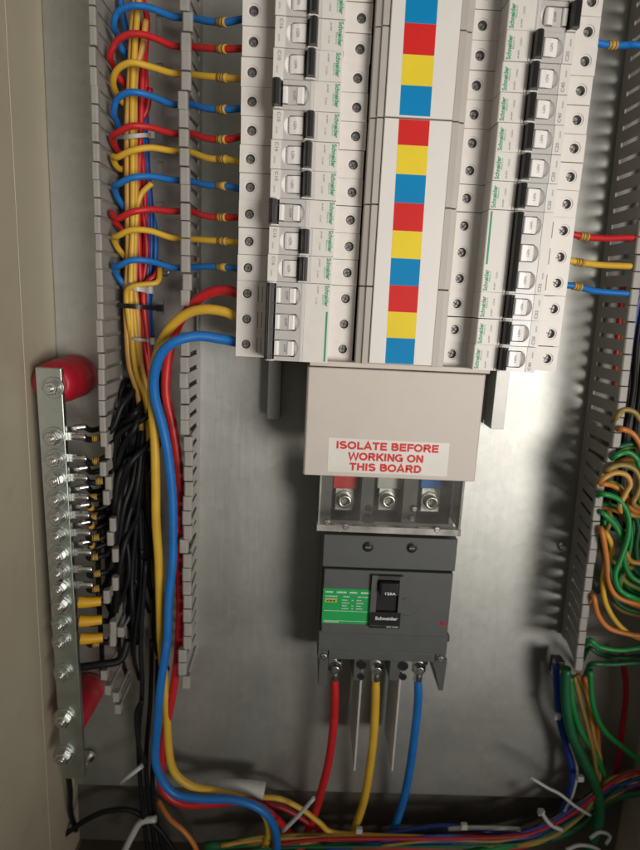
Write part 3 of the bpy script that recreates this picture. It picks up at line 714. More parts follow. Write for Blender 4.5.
# ------------------------------------------------------------------ cables and wires
def path(pts, D):
    n = len(pts); res = []
    for k, p in enumerate(pts):
        if len(p) == 3: res.append(at(*p))
        else:
            t = k/(n-1)*(len(D)-1) if isinstance(D, (list, tuple)) else 0
            if isinstance(D, (list, tuple)):
                j = min(int(t), len(D)-2); dd = D[j]+(D[j+1]-D[j])*(t-j)
            else: dd = D
            res.append(at(p[0], p[1], dd))
    return res
def wire(name, pts, r, m, label, cat='wire', group=None, n=10, sub=7, marker=None):
    jt = random.Random(len(label)*31+len(pts)); q = .15 if name == 'earth_wire' else .55
    pts = [pts[0]]+[(p[0]+jt.uniform(-q, q), p[1]+jt.uniform(-q, q), p[2]+jt.uniform(-q, q)) for p in pts[1:-1]]+[pts[-1]]
    b = MB(); P = b.tube(pts, r, m, n, sub); o = b.build(name); tag(o, label, cat, group)
    if marker is not None: sleeve(o, P, marker, r)
    return o
def sleeve(o, P, px_list, r, L=3.6):
    """Amber marker rings with dark strokes round the wire, near the listed x positions (mm)."""
    for x in px_list:
        k = min(range(len(P)), key=lambda j: abs(P[j].x-x)); p = P[k]
        t = (P[min(k+1, len(P)-1)]-P[max(k-1, 0)]).normalized()
        b = MB(); b.tube([p-t*L, p-t*L*.3, p+t*L*.3, p+t*L], r+.55, 'marker', 12, straight=True)
        for s_, e_ in ((-.55, -.35), (.05, .2), (.35, .5)):
            b.tube([p+t*L*s_, p+t*L*e_], r+.62, 'ink_black', 12, straight=True) if random.random() < .85 else None
        b.build('marker_sleeve', o)

# wires of the left breakers
names = {'w_blu': 'blue', 'w_red': 'red', 'w_yel': 'yellow'}
rows = [  # colour, y at breaker, y at duct wall, y at loop top, x loop, y loop end, x end, y end
    ('w_blu', 22, 17, 6, 114, 30, 122, 60), ('w_red', 49, 46, 34, 110, 60, 120, 90), ('w_yel', 78, 75, 63, 113, 85, 122, 110),
    ('w_blu', 109, 105, 92, 113, 116, 121, 140), ('w_red', 139, 134, 126, 111, 140, 120, 160), ('w_yel', 159, 152, 151, 113, 160, 121, 172),
    ('w_blu', 186, 181, 178, 114, 190, 124, 215), ('w_red', 217, 212, 212, 111, 216, 124, 240), ('w_yel', 241, 239, 230, 114, 241, 124, 262),
    ('w_blu', 267, 268, 260, 113, 269, 126, 300)]
cnt = {}
tot = {'w_blu': ['topmost', 'second', 'third', 'lowest'], 'w_red': ['topmost', 'middle', 'lowest'], 'w_yel': ['topmost', 'middle', 'lowest']}
for k, (m_, yb, yd, yt, xl, yl, xe, ye) in enumerate(rows):
    c = cnt.get(m_, 0); cnt[m_] = c+1
    zrow = 18*(12-k)+9
    pts = [(-100, zrow, 72), (-116, zrow, 72), at(228, yb, 68), at(208, yb-1, 60), at(190, yd, 50), at(172, yd-1, 46), at(150, (yd+yt)/2-3, 47), at(132, yt, 49), at(118, yt+6, 47), at(xl, yl-4, 42), at(xl+3, yl+6, 33), at(xe, (ye+yl)/2+4, 26), at(xe+6, ye, 20), at(xe+12, ye+40, 14)]
    o = wire('phase_wire', pts, 2.35, m_, '%s wire looping out of the left duct into the breakers, %s of the %s' % (names[m_], tot[m_][c], 'four' if m_ == 'w_blu' else 'three'), 'wire', 'marked wires into the left breaker column', marker=[at(221, yb, 68)[0]])
# right breakers' wires
for m_, y0, y1, row, lb in (('w_blu', 44, 45, 12, 'short blue wire leaving the right breakers near the top of the photo'), ('w_red', 236, 238, 5, 'red wire leaving the right three-pole breaker towards the right duct'), ('w_yel', 262, 266, 4, 'yellow wire leaving the right three-pole breaker towards the right duct'), ('w_blu', 287, 293, 3, 'blue wire with amber marker leaving the right three-pole breaker')):
    z = 18*row+9; xs = 600 if row == 12 else 578+(5-row)*-4
    pts = [(104, z, 71), (117.7, z, 71), at(xs+6, y0, 68), at(xs+26, y0+1 if row == 12 else (y0+y1)/2+1, 62), at(630, y1, 56), at(650, y1+1, 52), at(672, y1+6, 46), at(684, y1+30, 34)]
    wire('phase_wire', pts, 2.4, m_, lb, 'wire', 'wires out of the right breaker column', marker=[at(xs+(6 if row < 12 else 14), y0, 68)[0]])

# thick feeder cables
G = 'thick feeder cables of the left duct'
bl = [(-96, 9, 73), (-116.5, 9, 73)]+path([(222, 339, 73), (198, 336.5, 76), (176, 341, 79), (161, 353, 77), (154, 375, 72), (154.5, 398, 68), (163, 425, 63), (168, 452, 60), (172, 485, 57), (173.5, 515, 55), (172, 560, 54), (169, 600, 53), (166.5, 640, 53), (161, 685, 53), (156.5, 730, 52), (156.5, 765, 51), (172, 791, 50), (198, 798.5, 50), (232, 800, 50), (258, 808, 50), (273, 824, 47), (277, 848, 40), (276, 880, 30)], 0)
wire('feeder_cable', bl, 3.75, 'w_blu', 'thick blue cable from left three-pole breaker down the left duct', 'cable', G, 16, 8)
ye = [(-96, 27, 71), (-116.5, 27, 71)]+path([(224, 312, 71), (203, 309.5, 70), (184, 315, 66), (169, 330, 61), (158, 353, 58), (152, 390, 56), (154, 440, 54), (155.5, 480, 52), (156.6, 520, 50), (158, 560, 47), (160, 600, 44), (161, 640, 41), (164, 675, 40), (166.5, 700, 41), (168.5, 745, 42), (174, 770, 42), (190, 785, 42), (215, 792, 42), (245, 800, 40), (263, 812, 38), (269, 832, 33), (262, 852, 28), (250, 880, 24)], 0)
wire('feeder_cable', ye, 3.7, 'w_yel', 'thick yellow cable from left three-pole breaker down the left duct', 'cable', G, 16, 8)
re = [(-96, 45, 69), (-116.5, 45, 69)]+path([(224, 290, 67), (206, 294, 62), (190, 307, 56), (177, 328, 50), (168, 355, 45), (166, 393, 43), (173, 425, 42), (178, 455, 42), (180, 490, 42), (179.5, 530, 42), (179.5, 570, 42), (180, 610, 42), (178.5, 650, 42), (173, 692, 42), (166, 730, 41), (161, 765, 41), (164, 790, 41), (182, 804, 42), (215, 803, 42), (245, 801, 42), (268, 812, 36), (292, 836, 20), (315, 875, 6)], 0)
wire('feeder_cable', re, 3.75, 'w_red', 'thick red cable from left three-pole breaker down the left duct', 'cable', G, 16, 8)

# main breaker outgoing cables with their lugs
for m_, nm, pts in (('w_red', 'red', [(334.5, 675, 50), (334.5, 700, 49), (333, 725, 47), (328.5, 760, 43), (322, 790, 36), (314, 816, 24), (300, 850, 8), (290, 880, -1)]),
                    ('w_yel', 'yellow', [(376, 676, 50), (375.5, 705, 49), (374, 735, 46), (370, 770, 41), (364, 800, 32), (357, 824, 20), (346, 855, 6), (340, 880, -1)]),
                    ('w_blu', 'blue', [(418, 676, 50), (417.5, 700, 49), (415, 735, 46), (410, 770, 41), (404, 800, 32), (395, 826, 18), (384, 855, 5), (376, 880, -1)])):
    P_ = path(pts, 0)
    o = wire('outgoing_cable', P_, lambda t: 3.8 if t > .06 else 3.5, m_, '%s cable hanging from the lower terminals of the main breaker' % nm, 'cable', 'outgoing cables of the main breaker', 14, 7)
    c = P_[0]; b = MB()
    b.tube([(c[0], c[1]-4, c[2]), (c[0], c[1]+6, c[2])], 4.0, 'bright', 16, straight=True); b.box(c[0]-6, c[0]+6, c[1]+5, c[1]+20, c[2]-1.5, c[2]+1.5, 'bright')
    b.turn((c[0], c[1]+9, c[2]+1.4), [(5.5, 0), (5.5, 1.6), (4, 1.7), (4, 5), (3.2, 5.6)], 'bright', 18); b.build('crimp_lug', o, .3)

# bundle in the left duct
GB = 'wires bundled down the left duct'
bund = [('w_yel2', 2.3, [(136, -12), (133, 30), (130, 80), (128, 130), (127, 200), (128, 260), (126, 300), (127, 335), (130, 366), (138, 395), (142, 430)], 30, 'yellow wire of the left bundle, leftmost of three'),
        ('w_yel', 2.3, [(140, -10), (135, 40), (133, 100), (132, 160), (132, 230), (131, 280), (132, 330), (136, 372), (146, 400), (150, 450)], 33, 'yellow wire of the left bundle, middle of three'),
        ('w_yel2', 2.3, [(146, 20), (141, 50), (136, 74), (134, 130), (136, 190), (136, 240), (134, 280), (138, 320), (141, 365), (150, 400)], 30, 'yellow wire of the left bundle, rightmost of three'),
        ('w_red', 2.4, [(132, -10), (136, 16), (143, 55), (141, 100), (139, 180), (139, 240), (141, 300), (144, 340), (149, 375), (153, 430)], 24, 'red wire of the left bundle beside the yellow ones'),
        ('w_red', 2.4, [(140, -8), (147, 20), (144, 60), (146, 100), (139, 124), (143, 180), (146, 230), (145, 300), (150, 360), (152, 420)], 20, 'red wire of the left bundle crossing behind the blue ones'),
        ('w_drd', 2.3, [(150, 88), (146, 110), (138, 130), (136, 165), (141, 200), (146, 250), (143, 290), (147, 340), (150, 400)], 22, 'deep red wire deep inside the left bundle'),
        ('w_blu', 2.4, [(120, -6), (124, 20), (134, 60), (142, 95), (143, 150), (147, 200), (147, 260), (147, 310), (150, 350), (156, 400)], 16, 'blue wire of the left bundle, uppermost start'),
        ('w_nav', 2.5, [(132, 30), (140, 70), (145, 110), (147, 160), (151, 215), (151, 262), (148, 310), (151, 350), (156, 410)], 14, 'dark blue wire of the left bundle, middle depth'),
        ('w_blu', 2.4, [(128, 60), (138, 100), (146, 140), (149, 200), (155, 232), (154, 270), (149, 305), (153, 350), (158, 400)], 12, 'blue wire of the left bundle farthest right'),
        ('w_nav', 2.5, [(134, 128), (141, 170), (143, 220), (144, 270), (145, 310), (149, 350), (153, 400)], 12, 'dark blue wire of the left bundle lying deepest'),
        ('w_yel', 2.2, [(152, 183), (141, 195), (136, 215), (135, 250), (132, 280), (135, 320), (140, 366)], 30, 'yellow wire joining the left bundle from the right halfway down'),
        ('w_yel', 2.2, [(160, 268, 26), (157, 281, 34), (144, 285, 38), (132, 287, 40), (127, 294, 38), (129, 320, 34), (133, 350, 30), (136, 372, 26)], 30, 'yellow wire bending sharply into the bundle above the black tie'),
        ('w_red', 2.3, [(161, 262, 16), (156, 274, 26), (147, 282, 30), (143, 296, 28), (146, 330, 26), (150, 370, 22)], 30, 'red wire bending into the bundle above the black tie')]
for m_, r, pts, D, lb in bund:
    wire('bundle_wire', path(pts, D), r, m_, lb, 'wire', GB)
# cable ties of the bundle
def tie(pts, w, m_, label, t=.5):
    b = MB(); P = catmull(pts, 6); up = Vector((0, 1, 0))
    b.loft([[tuple(p+up*w/2+Vector((0, 0, t))), tuple(p-up*w/2+Vector((0, 0, t))), tuple(p-up*w/2-Vector((0, 0, t))), tuple(p+up*w/2-Vector((0, 0, t)))] for p in P], m_)
    h = P[-1]; b.box(h.x-2.6, h.x+2.6, h.y-2.8, h.y+2.8, h.z-2, h.z+2.6, m_)
    return tag(b.build('cable_tie', None, .25, 1), label, 'cable tie', 'cable ties')
tie(path([(116, 137), (124, 137), (134, 136), (146, 135), (152, 135)], [20, 36, 40, 34, 16]), 3.2, 'tie_w', 'pale nylon tie round the left bundle near the upper red loop')
tie(path([(124, 283), (134, 287), (144, 289), (150, 290)], [28, 40, 36, 22]), 5, 'tie_w', 'pale nylon tie round the left bundle just above the black tie')
tie(path([(117, 305), (128, 306), (140, 307), (152, 308), (160, 308)], [30, 40, 40, 30, 16]), 3.6, 'tie_k', 'black nylon tie round the left bundle')
tie(path([(124, 336), (134, 339), (144, 340), (152, 341)], [24, 37, 36, 20]), 2.4, 'tie_w', 'thin pale tie round the left bundle above the black wires')

# ------------------------------------------------------------------ neutral bar
nb = empty('neutral_bar', (-266, -383, 0), 'tinned neutral busbar with a row of bolts on red insulators, left side', 'busbar')
skn = lambda p: (p[0]-.016*(p[1]+18), p[1], p[2])
b = MB(); b.box(-273.4, -253.6, -384, -17.5, 57.5, 63, 'tin', skn); b.build('copper_bar', nb, .5)
bolts = [(52, 388), (52.5, 438), (54, 460), (55, 480), (56, 500), (57, 518), (57, 536), (58, 556), (58.5, 573), (59, 589), (60, 606), (60, 625), (60.5, 643), (62, 674), (63, 720), (63, 757)]
bpos = []
for k, (px, py) in enumerate(bolts):
    c = at(px, py, 66); big = 1.12 if k in (14, 15) else 1
    cx = c[0]; b = MB()
    b.turn((cx, c[1], 63), [(8.3*big, 0), (8.3*big, 1.3), (8.0*big, 1.5)], 'tin', 24); wsh = b; b = MB()
    b.turn((cx, c[1], 64.5), [(6.4*big, 0), (6.4*big, 1.1)], 'bright', 20)
    b.turn((cx, c[1], 65.6), [(5.6*big, 0), (5.8*big, .4), (5.8*big, 3.8), (5.0*big, 4.6)], 'bright', 6, smooth=False, rot=random.uniform(0, 1))
    b.turn((cx, c[1], 69.4), [(2.5*big, 0), (2.5*big, 3), (2.1*big, 3.5)], 'bright', 14)
    bo = b.build('bolt', nb, .15, 1); wsh.build('washer', bo, .1, 1); bpos.append((cx, c[1]))
for px, py, f in ((60, 381, 1), (76, 712, .80)):
    c = at(px, py, 40); b = MB()
    b.turn((c[0], c[1], .2), [(15*f, 0), (17.2*f, 2), (18.3*f, 8), (18.3*f, 15), (17.6*f, 17), (17.6*f, 20), (18.0*f, 22), (18.0*f, 34), (17.3*f, 36), (17.3*f, 39), (17.4*f, 41), (17.0*f, 50), (15.5*f, 55), (13*f, 57.2)], 'red_ins', 30); b.build('insulator', nb, .8, 3, 10)
# black neutral wires, lugs and ferrules
GN = 'black wires bolted to the neutral bar'
for k in range(1, 13):
    cx, cz = bpos[k]; py = bolts[k][1]
    boot = k in (10, 11, 12)
    y2 = py+random.uniform(-2, 3)
    xb = -253.6-.016*(cz+18)
    up = 380+(py-430)*.22+random.uniform(-12, 14); xm = 140+random.uniform(-14, 12)
    pts = [(xb+11, cz-1, 55), at(90, y2, 50), at(101, y2-1+random.uniform(-2, 2), 44), at(113, y2-12, 38+random.uniform(-6, 6)), at(122+random.uniform(-4, 8), (y2*.6+up*.4)-10, 40+random.uniform(-10, 8)), at(xm, (up*.6+y2*.4)-12, 36+random.uniform(-14, 10)), at(xm+8, up-4, 24), at(xm+9, up-30, 16)]
    o = wire('neutral_wire', pts, 2.5, 'w_blk', 'black wire bolted to the neutral bar, %s below the upper insulator' % ORD[k-1], 'wire', GN)
    b = MB()
    b.box(cx, xb+6, cz-3.4, cz+3.0, 55.6, 57.4, 'bright'); b.tube([(xb+3, cz-.6, 56), (xb+9, cz-.8, 55.5), (xb+13, cz-1, 54.6)], 2.7 if not boot else 3.2, 'bright' if not boot else 'boot', 14, 4)
    if boot: b.tube([(xb+1.5, cz-.4, 57.5), (xb+8, cz-.8, 56.5), (xb+19, cz-1, 53.5)], lambda t: 5.2-1.3*t, 'boot', 14, 5)
    b.build('crimp_lug', o, .2, 1)
    if k != 12 or True:
        q = at(96 if not boot else 93, y2-.5, 48); dx = random.uniform(-3, 3)
        b = MB(); b.tube([(q[0]-2.4+dx, q[1]+.4, 48.5), (q[0]+2.6+dx, q[1]+.6, 46.8)], 3.05, 'marker', 12, straight=True)
        for u in (-1.3, .3, 1.5): b.tube([(q[0]+u+dx, q[1]+.5, 47.9-.33*u), (q[0]+u+.45+dx, q[1]+.5, 47.8-.33*u)], 3.12, 'ink_black', 12, straight=True)
        b.build('marker_sleeve', o)
# second layer of neutral lugs under the first
for k in (1, 3, 4, 5, 6, 7):
    cx, cz = bpos[k]; py = bolts[k][1]; xb = -253.6-.016*(cz+18)
    y2 = py-8; up = 384+(py-430)*.3+random.uniform(-14, 14); xm = 132+random.uniform(-12, 14)
    pts = [(xb+9, cz+5.5, 46), at(92, y2, 38), at(104, y2-3, 32), at(116, y2-12, 28), at(126, (y2+up)/2, 26), at(xm, up+10, 22), at(xm+6, up-14, 14)]
    o = wire('neutral_wire', pts, 2.3, 'w_blk', 'black wire lugged behind the neutral bar, just above its %s bolt from the top' % ORD[k], 'wire', 'black wires lugged behind the neutral bar')
    b = MB(); b.box(cx, xb+5, cz+1.5, cz+6.5, 50.5, 52, 'bright'); b.tube([(xb+2, cz+5, 50), (xb+6, cz+5.4, 48), (xb+10, cz+5.6, 45.6)], 2.5, 'bright', 12, 4); b.build('crimp_lug', o, .2, 1)
    if k > 4:
        P = [Vector(p) for p in pts]; q = P[1]*.6+P[0]*.4; t = (P[1]-P[0]).normalized()
        b = MB(); b.tube([q-t*3, q+t*3], 2.9, 'marker', 12, straight=True); b.build('marker_sleeve', o)
# mass of black wires in the duct
for k in range(28):
    x0 = random.uniform(110, 150); x1 = x0+random.uniform(-12, 12); D0 = random.uniform(6, 30)
    ya, yb = random.uniform(366, 430), random.uniform(560, 680)
    pts = [at(x0+random.uniform(6, 22), ya-random.uniform(-4, 14), max(8, D0-12)), at(x0+8, ya+22, D0), at((x0+x1)/2+random.uniform(-7, 7), (ya+yb)/2-30, D0+random.uniform(-4, 5)), at((x0+x1)/2+random.uniform(-9, 9), (ya+yb)/2+50, D0+random.uniform(-4, 4)), at(x1, yb-30, D0), at(x1+random.uniform(0, 14), yb, max(7, D0-10))]
    wire('duct_wire', pts, random.choice((1.8, 2.0, 2.3)), 'w_blk', 'black wire packed in the dense bundle inside the left duct', 'wire', 'black wires packed in the left duct', sub=6)
for k, (pts, D) in enumerate((([(128, 640), (120, 660), (100, 664), (74, 668)], (40, 46, 50, 52)), ([(146, 560), (141, 640), (142, 690), (138, 740), (142, 800), (150, 870)], 30),
                             ([(152, 640), (150, 700), (146, 760), (150, 810), (158, 870)], 24), ([(158, 660), (156, 720), (152, 780), (156, 820), (170, 870)], 20), ([(68, 772), (70, 792), (71, 812), (76, 830)], (58, 44, 28, 10)),
                             ([(58, 840), (84, 822), (108, 811), (134, 812), (160, 830), (180, 860)], 24), ([(142, 700), (136, 715), (139, 745), (146, 765)], 36))):
    wire('neutral_cable', path(pts, D), (3.4, 2.2, 2.3, 2.4, 2.6, 2.5, 2.0)[k], 'w_blk', ('thick black cable from the neutral bar foot into the left duct', 'black cable dropping below the left duct, leftmost', 'black cable dropping below the left duct, middle', 'black cable dropping below the left duct beside the yellow cable', 'black cable hanging off the last bolt of the neutral bar', 'black cable lying across the cabinet floor at lower left', 'short curved black wire below the left duct')[k], 'cable', 'black cables at lower left', sub=7)
# ties and loose tails at lower left
def strap(pts, D, w, m_, label, name='cable_tie', cat='cable tie'):
    P = path(pts, D); b = MB(); b.tube(P, w, m_, 8, 4); return tag(b.build(name), label, cat, 'cable ties')
strap([(121, 782), (142, 766)], 40, 2.2, 'tie_w', 'pale cut tie tail beside the black cables at lower left')
strap([(124, 852), (132, 836), (141, 822), (156, 819)], 30, 3.2, 'tie_w', 'wide pale tie around the black cables near the cabinet floor')
strap([(283, 831), (299, 815), (314, 798)], [48, 52, 55], 1.8, 'tie_w', 'long white tie tail sticking up left of the red cable')
b = MB(); c1, c2 = at(206, 789, 30), at(264, 791, 30)
b.tube([c1, at(225, 787, 30), at(246, 788, 30), c2], lambda t: 6.2+1.5*t, 'tie_w', 16, 6); b.build('cable_sleeve'); tag(bpy.data.objects['cable_sleeve'], 'translucent white sleeve over the cables on the cabinet floor', 'cable sleeve')
b = MB(); c = at(52, 790, 20); b.turn((c[0], c[1], 12), [(8, 0), (8, 3), (5, 3.2), (5, 22), (4.4, 23)], 'bright', 18); tag(b.build('loose_bolt'), 'shiny bolt standing in shadow below the neutral bar', 'bolt')
b = MB(); c = at(83, 768, 20); b.turn((c[0], c[1], 4), [(6, 0), (6, 2), (3.4, 2.1), (3.4, 16), (3, 17)], 'bright', 16); tag(b.build('mounting_stud'), 'bright stud on the plate right of the bar foot', 'stud')

# ------------------------------------------------------------------ wiring along the cabinet floor and up the right side
GF = 'loose wires along the cabinet floor'
floor = [('w_dgr', 4.2, [(205, 846), (260, 843), (330, 845), (400, 846), (470, 846), (530, 842), (580, 826), (610, 800), (650, 790)], 24, 'dark green earth cable along the cabinet floor'),
         ('w_grn', 3.6, [(440, 858), (490, 850), (530, 838), (562, 818), (590, 800), (625, 780), (655, 770)], 30, 'bright green cable rising to the right along the floor'),
         ('w_yel', 2.5, [(262, 797), (282, 799), (303, 810), (320, 822), (333, 833), (370, 835), (420, 838), (470, 843), (500, 845), (535, 842), (565, 826), (592, 806), (618, 792), (640, 778)], (32, 32, 28, 30), 'yellow wire running the whole cabinet floor to the right'),
         ('w_drd', 2.6, [(262, 802), (285, 808), (310, 824), (340, 846), (380, 880)], 22, 'deep red wire leaving the white sleeve'),
         ('w_prp', 1.6, [(470, 838), (515, 839), (548, 831), (580, 812), (604, 797), (632, 786), (650, 780)], 32, 'thin violet wire curving through the floor bundle at lower right'),
         ('w_nav', 2.6, [(384, 834), (410, 829), (445, 826), (480, 830), (515, 834), (548, 826), (580, 806), (604, 794), (640, 774)], 24, 'dark blue wire along the floor right of the blue cable'),
         ('w_wht', 2.0, [(448, 829), (470, 827.5), (495, 828), (520, 829)], 27, 'short white wire on the floor at lower right'),
         ('w_drd', 3.2, [(400, 843), (450, 838), (500, 834), (540, 829), (566, 814), (590, 800), (610, 788)], 22, 'deep red cable along the floor at lower right'),
         ('w_red', 2.6, [(500, 838), (545, 829), (572, 812), (592, 800), (606, 788)], 28, 'pinkish red wire curving up at lower right'),
         ('w_olv', 2.4, [(515, 846), (552, 836), (580, 816), (598, 792), (612, 779), (635, 776), (655, 782)], 36, 'olive yellow wire arching at lower right corner'),
         ('w_org', 2.4, [(158, 800, 6), (170, 818, 20), (185, 832, 26), (196, 850, 26), (205, 880, 20)], 26, 'brownish wire under the thick cables at lower left')]
rg = random.Random(5)
for k, m_ in enumerate(('w_olv', 'w_drd', 'w_nav', 'w_dgr', 'w_yel2', 'w_blk', 'w_grn', 'w_drd', 'w_blk', 'w_olv', 'w_red', 'w_nav', 'w_yel2', 'w_drd', 'w_olv', 'w_red', 'w_grn', 'w_yel')):
    x0 = rg.uniform(200, 430); o_ = rg.uniform(-8, 8)
    pts = [(x0, 848+o_), (x0+60, 842+o_), (500, 842+o_+rg.uniform(-3, 3)), (545, 831+o_), (578, 812+o_), (604, 794+o_+rg.uniform(-4, 4)), (630, 782+o_+rg.uniform(-8, 8)), (655, 776+o_)]
    floor.append((m_, rg.uniform(1.3, 2.2), pts, rg.uniform(12, 40), 'thin %s wire mixed into the bundle along the cabinet floor' % CN[m_]))
for m_, r, pts, D, lb in floor: wire('floor_wire', path(pts, D), r, m_, lb, 'wire', GF)
GV = 'wires dropping from the right duct'
drop = [('w_nav', 3.4, [(556, 664), (557, 690), (560, 722), (567, 748), (572, 772), (569, 796), (560, 818), (548, 840)], 26, 'dark blue cable dropping from the right duct'),
        ('w_dgr', 4.6, [(566, 668), (566, 700), (571, 732), (584, 760), (596, 788), (600, 815), (594, 840), (582, 862)], 40, 'thick dark green cable dropping from the right duct'),
        ('w_grn', 3.0, [(570, 676), (572, 704), (580, 730), (594, 752), (604, 775)], 34, 'lighter green wire beside the thick dark green cable'),
        ('w_olv', 2.2, [(574, 676), (581, 705), (588, 730), (594, 756), (598, 790)], 36, 'olive wire fanning down from the right duct'),
        ('w_yel2', 2.2, [(578, 674), (588, 705), (594, 738), (600, 760), (598, 785)], 33, 'amber wire fanning down from the right duct'),
        ('w_org', 2.2, [(584, 676), (594, 710), (599, 742), (598, 780), (592, 806)], 30, 'orange wire fanning down from the right duct'),
        ('w_wht', 1.2, [(570, 744), (577, 770), (573, 795), (564, 812)], 30, 'thin white wire beside the dark blue cable'),
        ('w_grn', 2.5, [(590, 670), (593, 705), (604, 730), (624, 748), (655, 772)], 44, 'green wire slanting off to the lower right edge'),
        ('w_drd', 2.8, [(622, 655), (626, 690), (622, 730), (618, 765), (610, 800)], 20, 'deep red wire hanging in the dark right corner')]
for m_, r, pts, D, lb in drop: wire('drop_wire', path(pts, D), r, m_, lb, 'wire', GV)
strap([(530, 777), (548, 788), (560, 794), (575, 806), (590, 815)], [44, 46, 46, 44, 42], 1.5, 'tie_w', 'white tie with long tail round the floor bundle at lower right')
strap([(541, 812), (550, 824), (562, 830)], 40, 2.0, 'tie_w', 'short white tie hugging the floor bundle at lower right')
for px, py, D, lb in ((557, 716, 30, 'white tie head on the dark blue cable'), (580, 778, 38, 'white tie head between dark blue and green cables'), (464, 826, 32, 'white tie head on the floor wires at lower middle'), (359, 830, 36, 'small white tie head beside the yellow outgoing cable'), (541, 812, 36, 'round white tie head at the bottom right bundle')):
    c = at(px, py, D); b = MB(); b.box(c[0]-3, c[0]+3, c[1]-2.8, c[1]+2.8, D-2, D+2.4, 'tie_w'); tag(b.build('cable_tie', None, .5, 2), lb, 'cable tie', 'cable ties')
for pts, lb in (([(590, 838), (600, 832), (610, 836), (606, 844)], 'white glossy tie loop at the foot of the green cable'), ([(566, 850), (580, 845), (596, 848), (604, 856)], 'white glossy tie strap at the bottom edge of the photo')):
    strap(pts, 46, 1.7, 'tie_w', lb)
# earth wires curling out of the right duct
GE = 'earth wires spilling from the right duct'
def curl(name, m_, r, pts, D, lb): wire(name, [at(pts[0][0]-8, pts[0][1]+12, D-44), at(pts[0][0]-5, pts[0][1]+5, D-20)]+path([(pts[0][0]-1, pts[0][1])]+pts[1:], D)+[at(pts[-1][0]+22, pts[-1][1]+random.uniform(4, 10), 44)], r, m_, lb, 'wire', GE)
earth = [('w_org', [(621, 429), (632, 433), (640, 445), (646, 462)], 62, 'orange earth wire, uppermost at the right duct'),
         ('w_dgr', [(616, 449), (630, 444), (642, 447), (652, 456)], 56, 'dark green earth wire just below the uppermost orange one'),
         ('w_grn', [(615, 457), (627, 452), (636, 458), (643, 470)], 64, 'bright green earth wire, uppermost of the bright ones'),
         ('w_olv', [(608, 470), (620, 465), (634, 469), (640, 482), (637, 494), (634, 505)], 64, 'olive earth wire arching at the right duct'),
         ('w_yel2', [(602, 480), (614, 473), (626, 475), (630, 484), (625, 494), (620, 510)], 66, 'tan earth wire arching below the olive one'),
         ('w_org', [(602, 484), (614, 486), (627, 497), (633, 510)], 60, 'orange earth wire under the tan arch'),
         ('w_grn', [(602, 494), (618, 499), (628, 515), (628, 536), (621, 558), (615, 575), (620, 590), (634, 598)], 68, 'long bright green earth wire hanging in a deep loop'),
         ('w_grn', [(602, 512), (616, 527), (623, 546), (625, 564), (632, 577), (645, 584)], 62, 'green earth wire sloping through the middle of the loops'),
         ('w_dgr', [(614, 490), (630, 506), (638, 526), (636, 548), (641, 566)], 50, 'dark green earth wire behind the loops at mid height'),
         ('w_org', [(602, 529), (606, 555), (609, 582), (618, 597), (640, 605)], 64, 'orange earth wire falling straight then bending right'),
         ('w_yel', [(606, 532), (612, 548), (607, 561), (603, 580), (605, 601), (615, 620), (630, 634)], 58, 'yellow earth wire snaking down beside the duct'),
         ('w_org', [(594, 596), (598, 615), (609, 628), (628, 634), (645, 637)], 62, 'orange earth wire, lowest of the orange ones'),
         ('w_yel2', [(626, 552), (631, 561), (645, 564)], 52, 'short amber earth wire deep at the right edge'),
         ('w_grn', [(591, 640), (600, 647), (621, 650), (645, 648)], 60, 'bright green earth wire, lowest at the right duct'),
         ('w_dgr', [(593, 664), (612, 664), (645, 663)], 54, 'dark green earth wire below the lowest bright green one'),
         ('w_dgr', [(606, 580), (614, 590), (628, 596), (645, 606)], 48, 'dark green earth wire behind the orange bend'),
         ('w_olv', [(606, 505), (610, 520), (603, 540), (610, 560)], 44, 'olive earth wire deep behind the green loops'),
         ('w_olv', [(617, 418), (623, 410), (634, 412), (645, 424)], 60, 'olive earth wire peeking out above the orange one')]
for m_, pts, D, lb in earth: curl('earth_wire', m_, 2.25, pts, D, lb)
rg = random.Random(21)
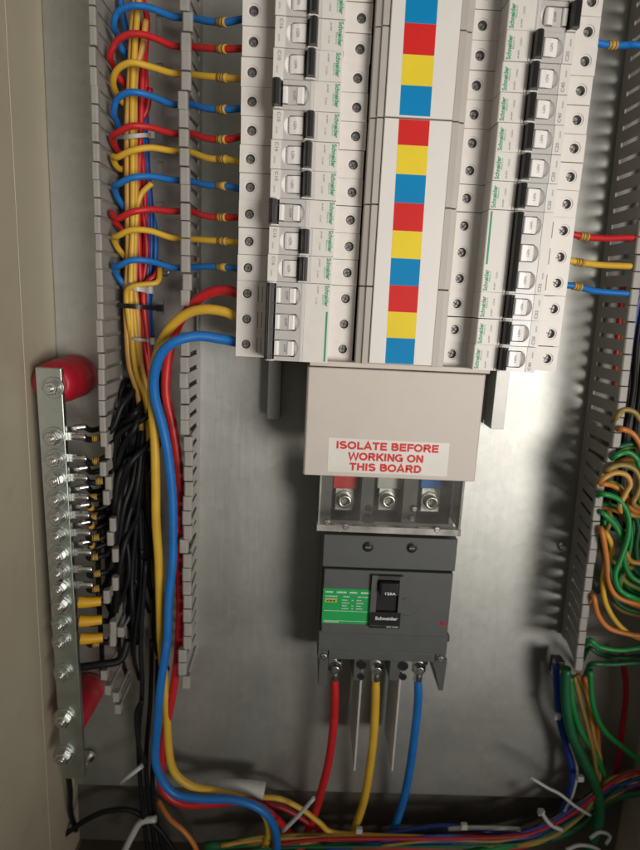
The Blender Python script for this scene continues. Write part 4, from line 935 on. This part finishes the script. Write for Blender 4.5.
for k in range(19):
    src = earth[rg.choice((1, 2, 3, 4, 5, 6, 6, 7, 7, 8, 9, 9, 11, 13, 14))]
    dx, dy, D = rg.uniform(4, 15), rg.uniform(-14, 14), src[2]-rg.uniform(14, 32)
    m_ = rg.choice(('w_grn', 'w_dgr', 'w_dgr', 'w_ygr', 'w_ygr', 'w_org', 'w_olv', 'w_grn'))
    q0 = (src[1][0][0]+1-dy*.12, src[1][0][1]+dy)
    curl('earth_wire', m_, rg.uniform(1.9, 2.4), [q0]+[(p[0]+dx*(i+1)/len(src[1]), p[1]+dy*(1-.05*i)) for i, p in enumerate(src[1][1:])], D, 'thin %s earth wire in the deep tangle at the right duct' % CN[m_])
# coloured wires standing inside the right duct, seen through its slots
GI = 'wires standing inside the right duct'
for k, (m_, x, D, lb) in enumerate((('w_red', 192, 20, 'red wire inside the right duct seen through slots'), ('w_yel', 191, 30, 'yellow wire inside the right duct seen through slots'), ('w_nav', 193, 40, 'dark blue wire inside the right duct seen through slots'), ('w_drd', 197, 27, 'deep red wire inside the right duct behind the red one'), ('w_blk', 199, 36, 'black wire inside the right duct seen through slots'), ('w_blk', 205, 18, 'black wire deep inside the right duct'), ('w_blk', 212, 30, 'black wire at the middle of the right duct'), ('w_dgr', 222, 26, 'dark green wire running down inside the right duct'))):
    pts = [(x+random.uniform(-1.5, 2)-.03*(z-77), z, D+random.uniform(-3, 3)) for z in (300, 240, 180, 120, 70, 20, -20, -60, -100, -140) if not (k < 4 and (z > 110 or z < -40))]
    wire('duct_wire', pts, 2.3, m_, lb, 'wire', GI)
b = MB(); c = at(557.5, 672, 30); b.box(c[0]-1, c[0]+8, c[1]-8, c[1]+8, 14, 27, 'black'); b.box(c[0]+3, c[0]+6.5, c[1]-3.5, c[1]+3.5, 27, 28, 'boot'); b.box(c[0]-1.6, c[0]-.4, c[1]-9, c[1]+9, 20, 27.6, 'tie_w'); tag(b.build('terminal_clip', None, .5, 2), 'small black clip with yellow window at the right duct foot', 'clip')
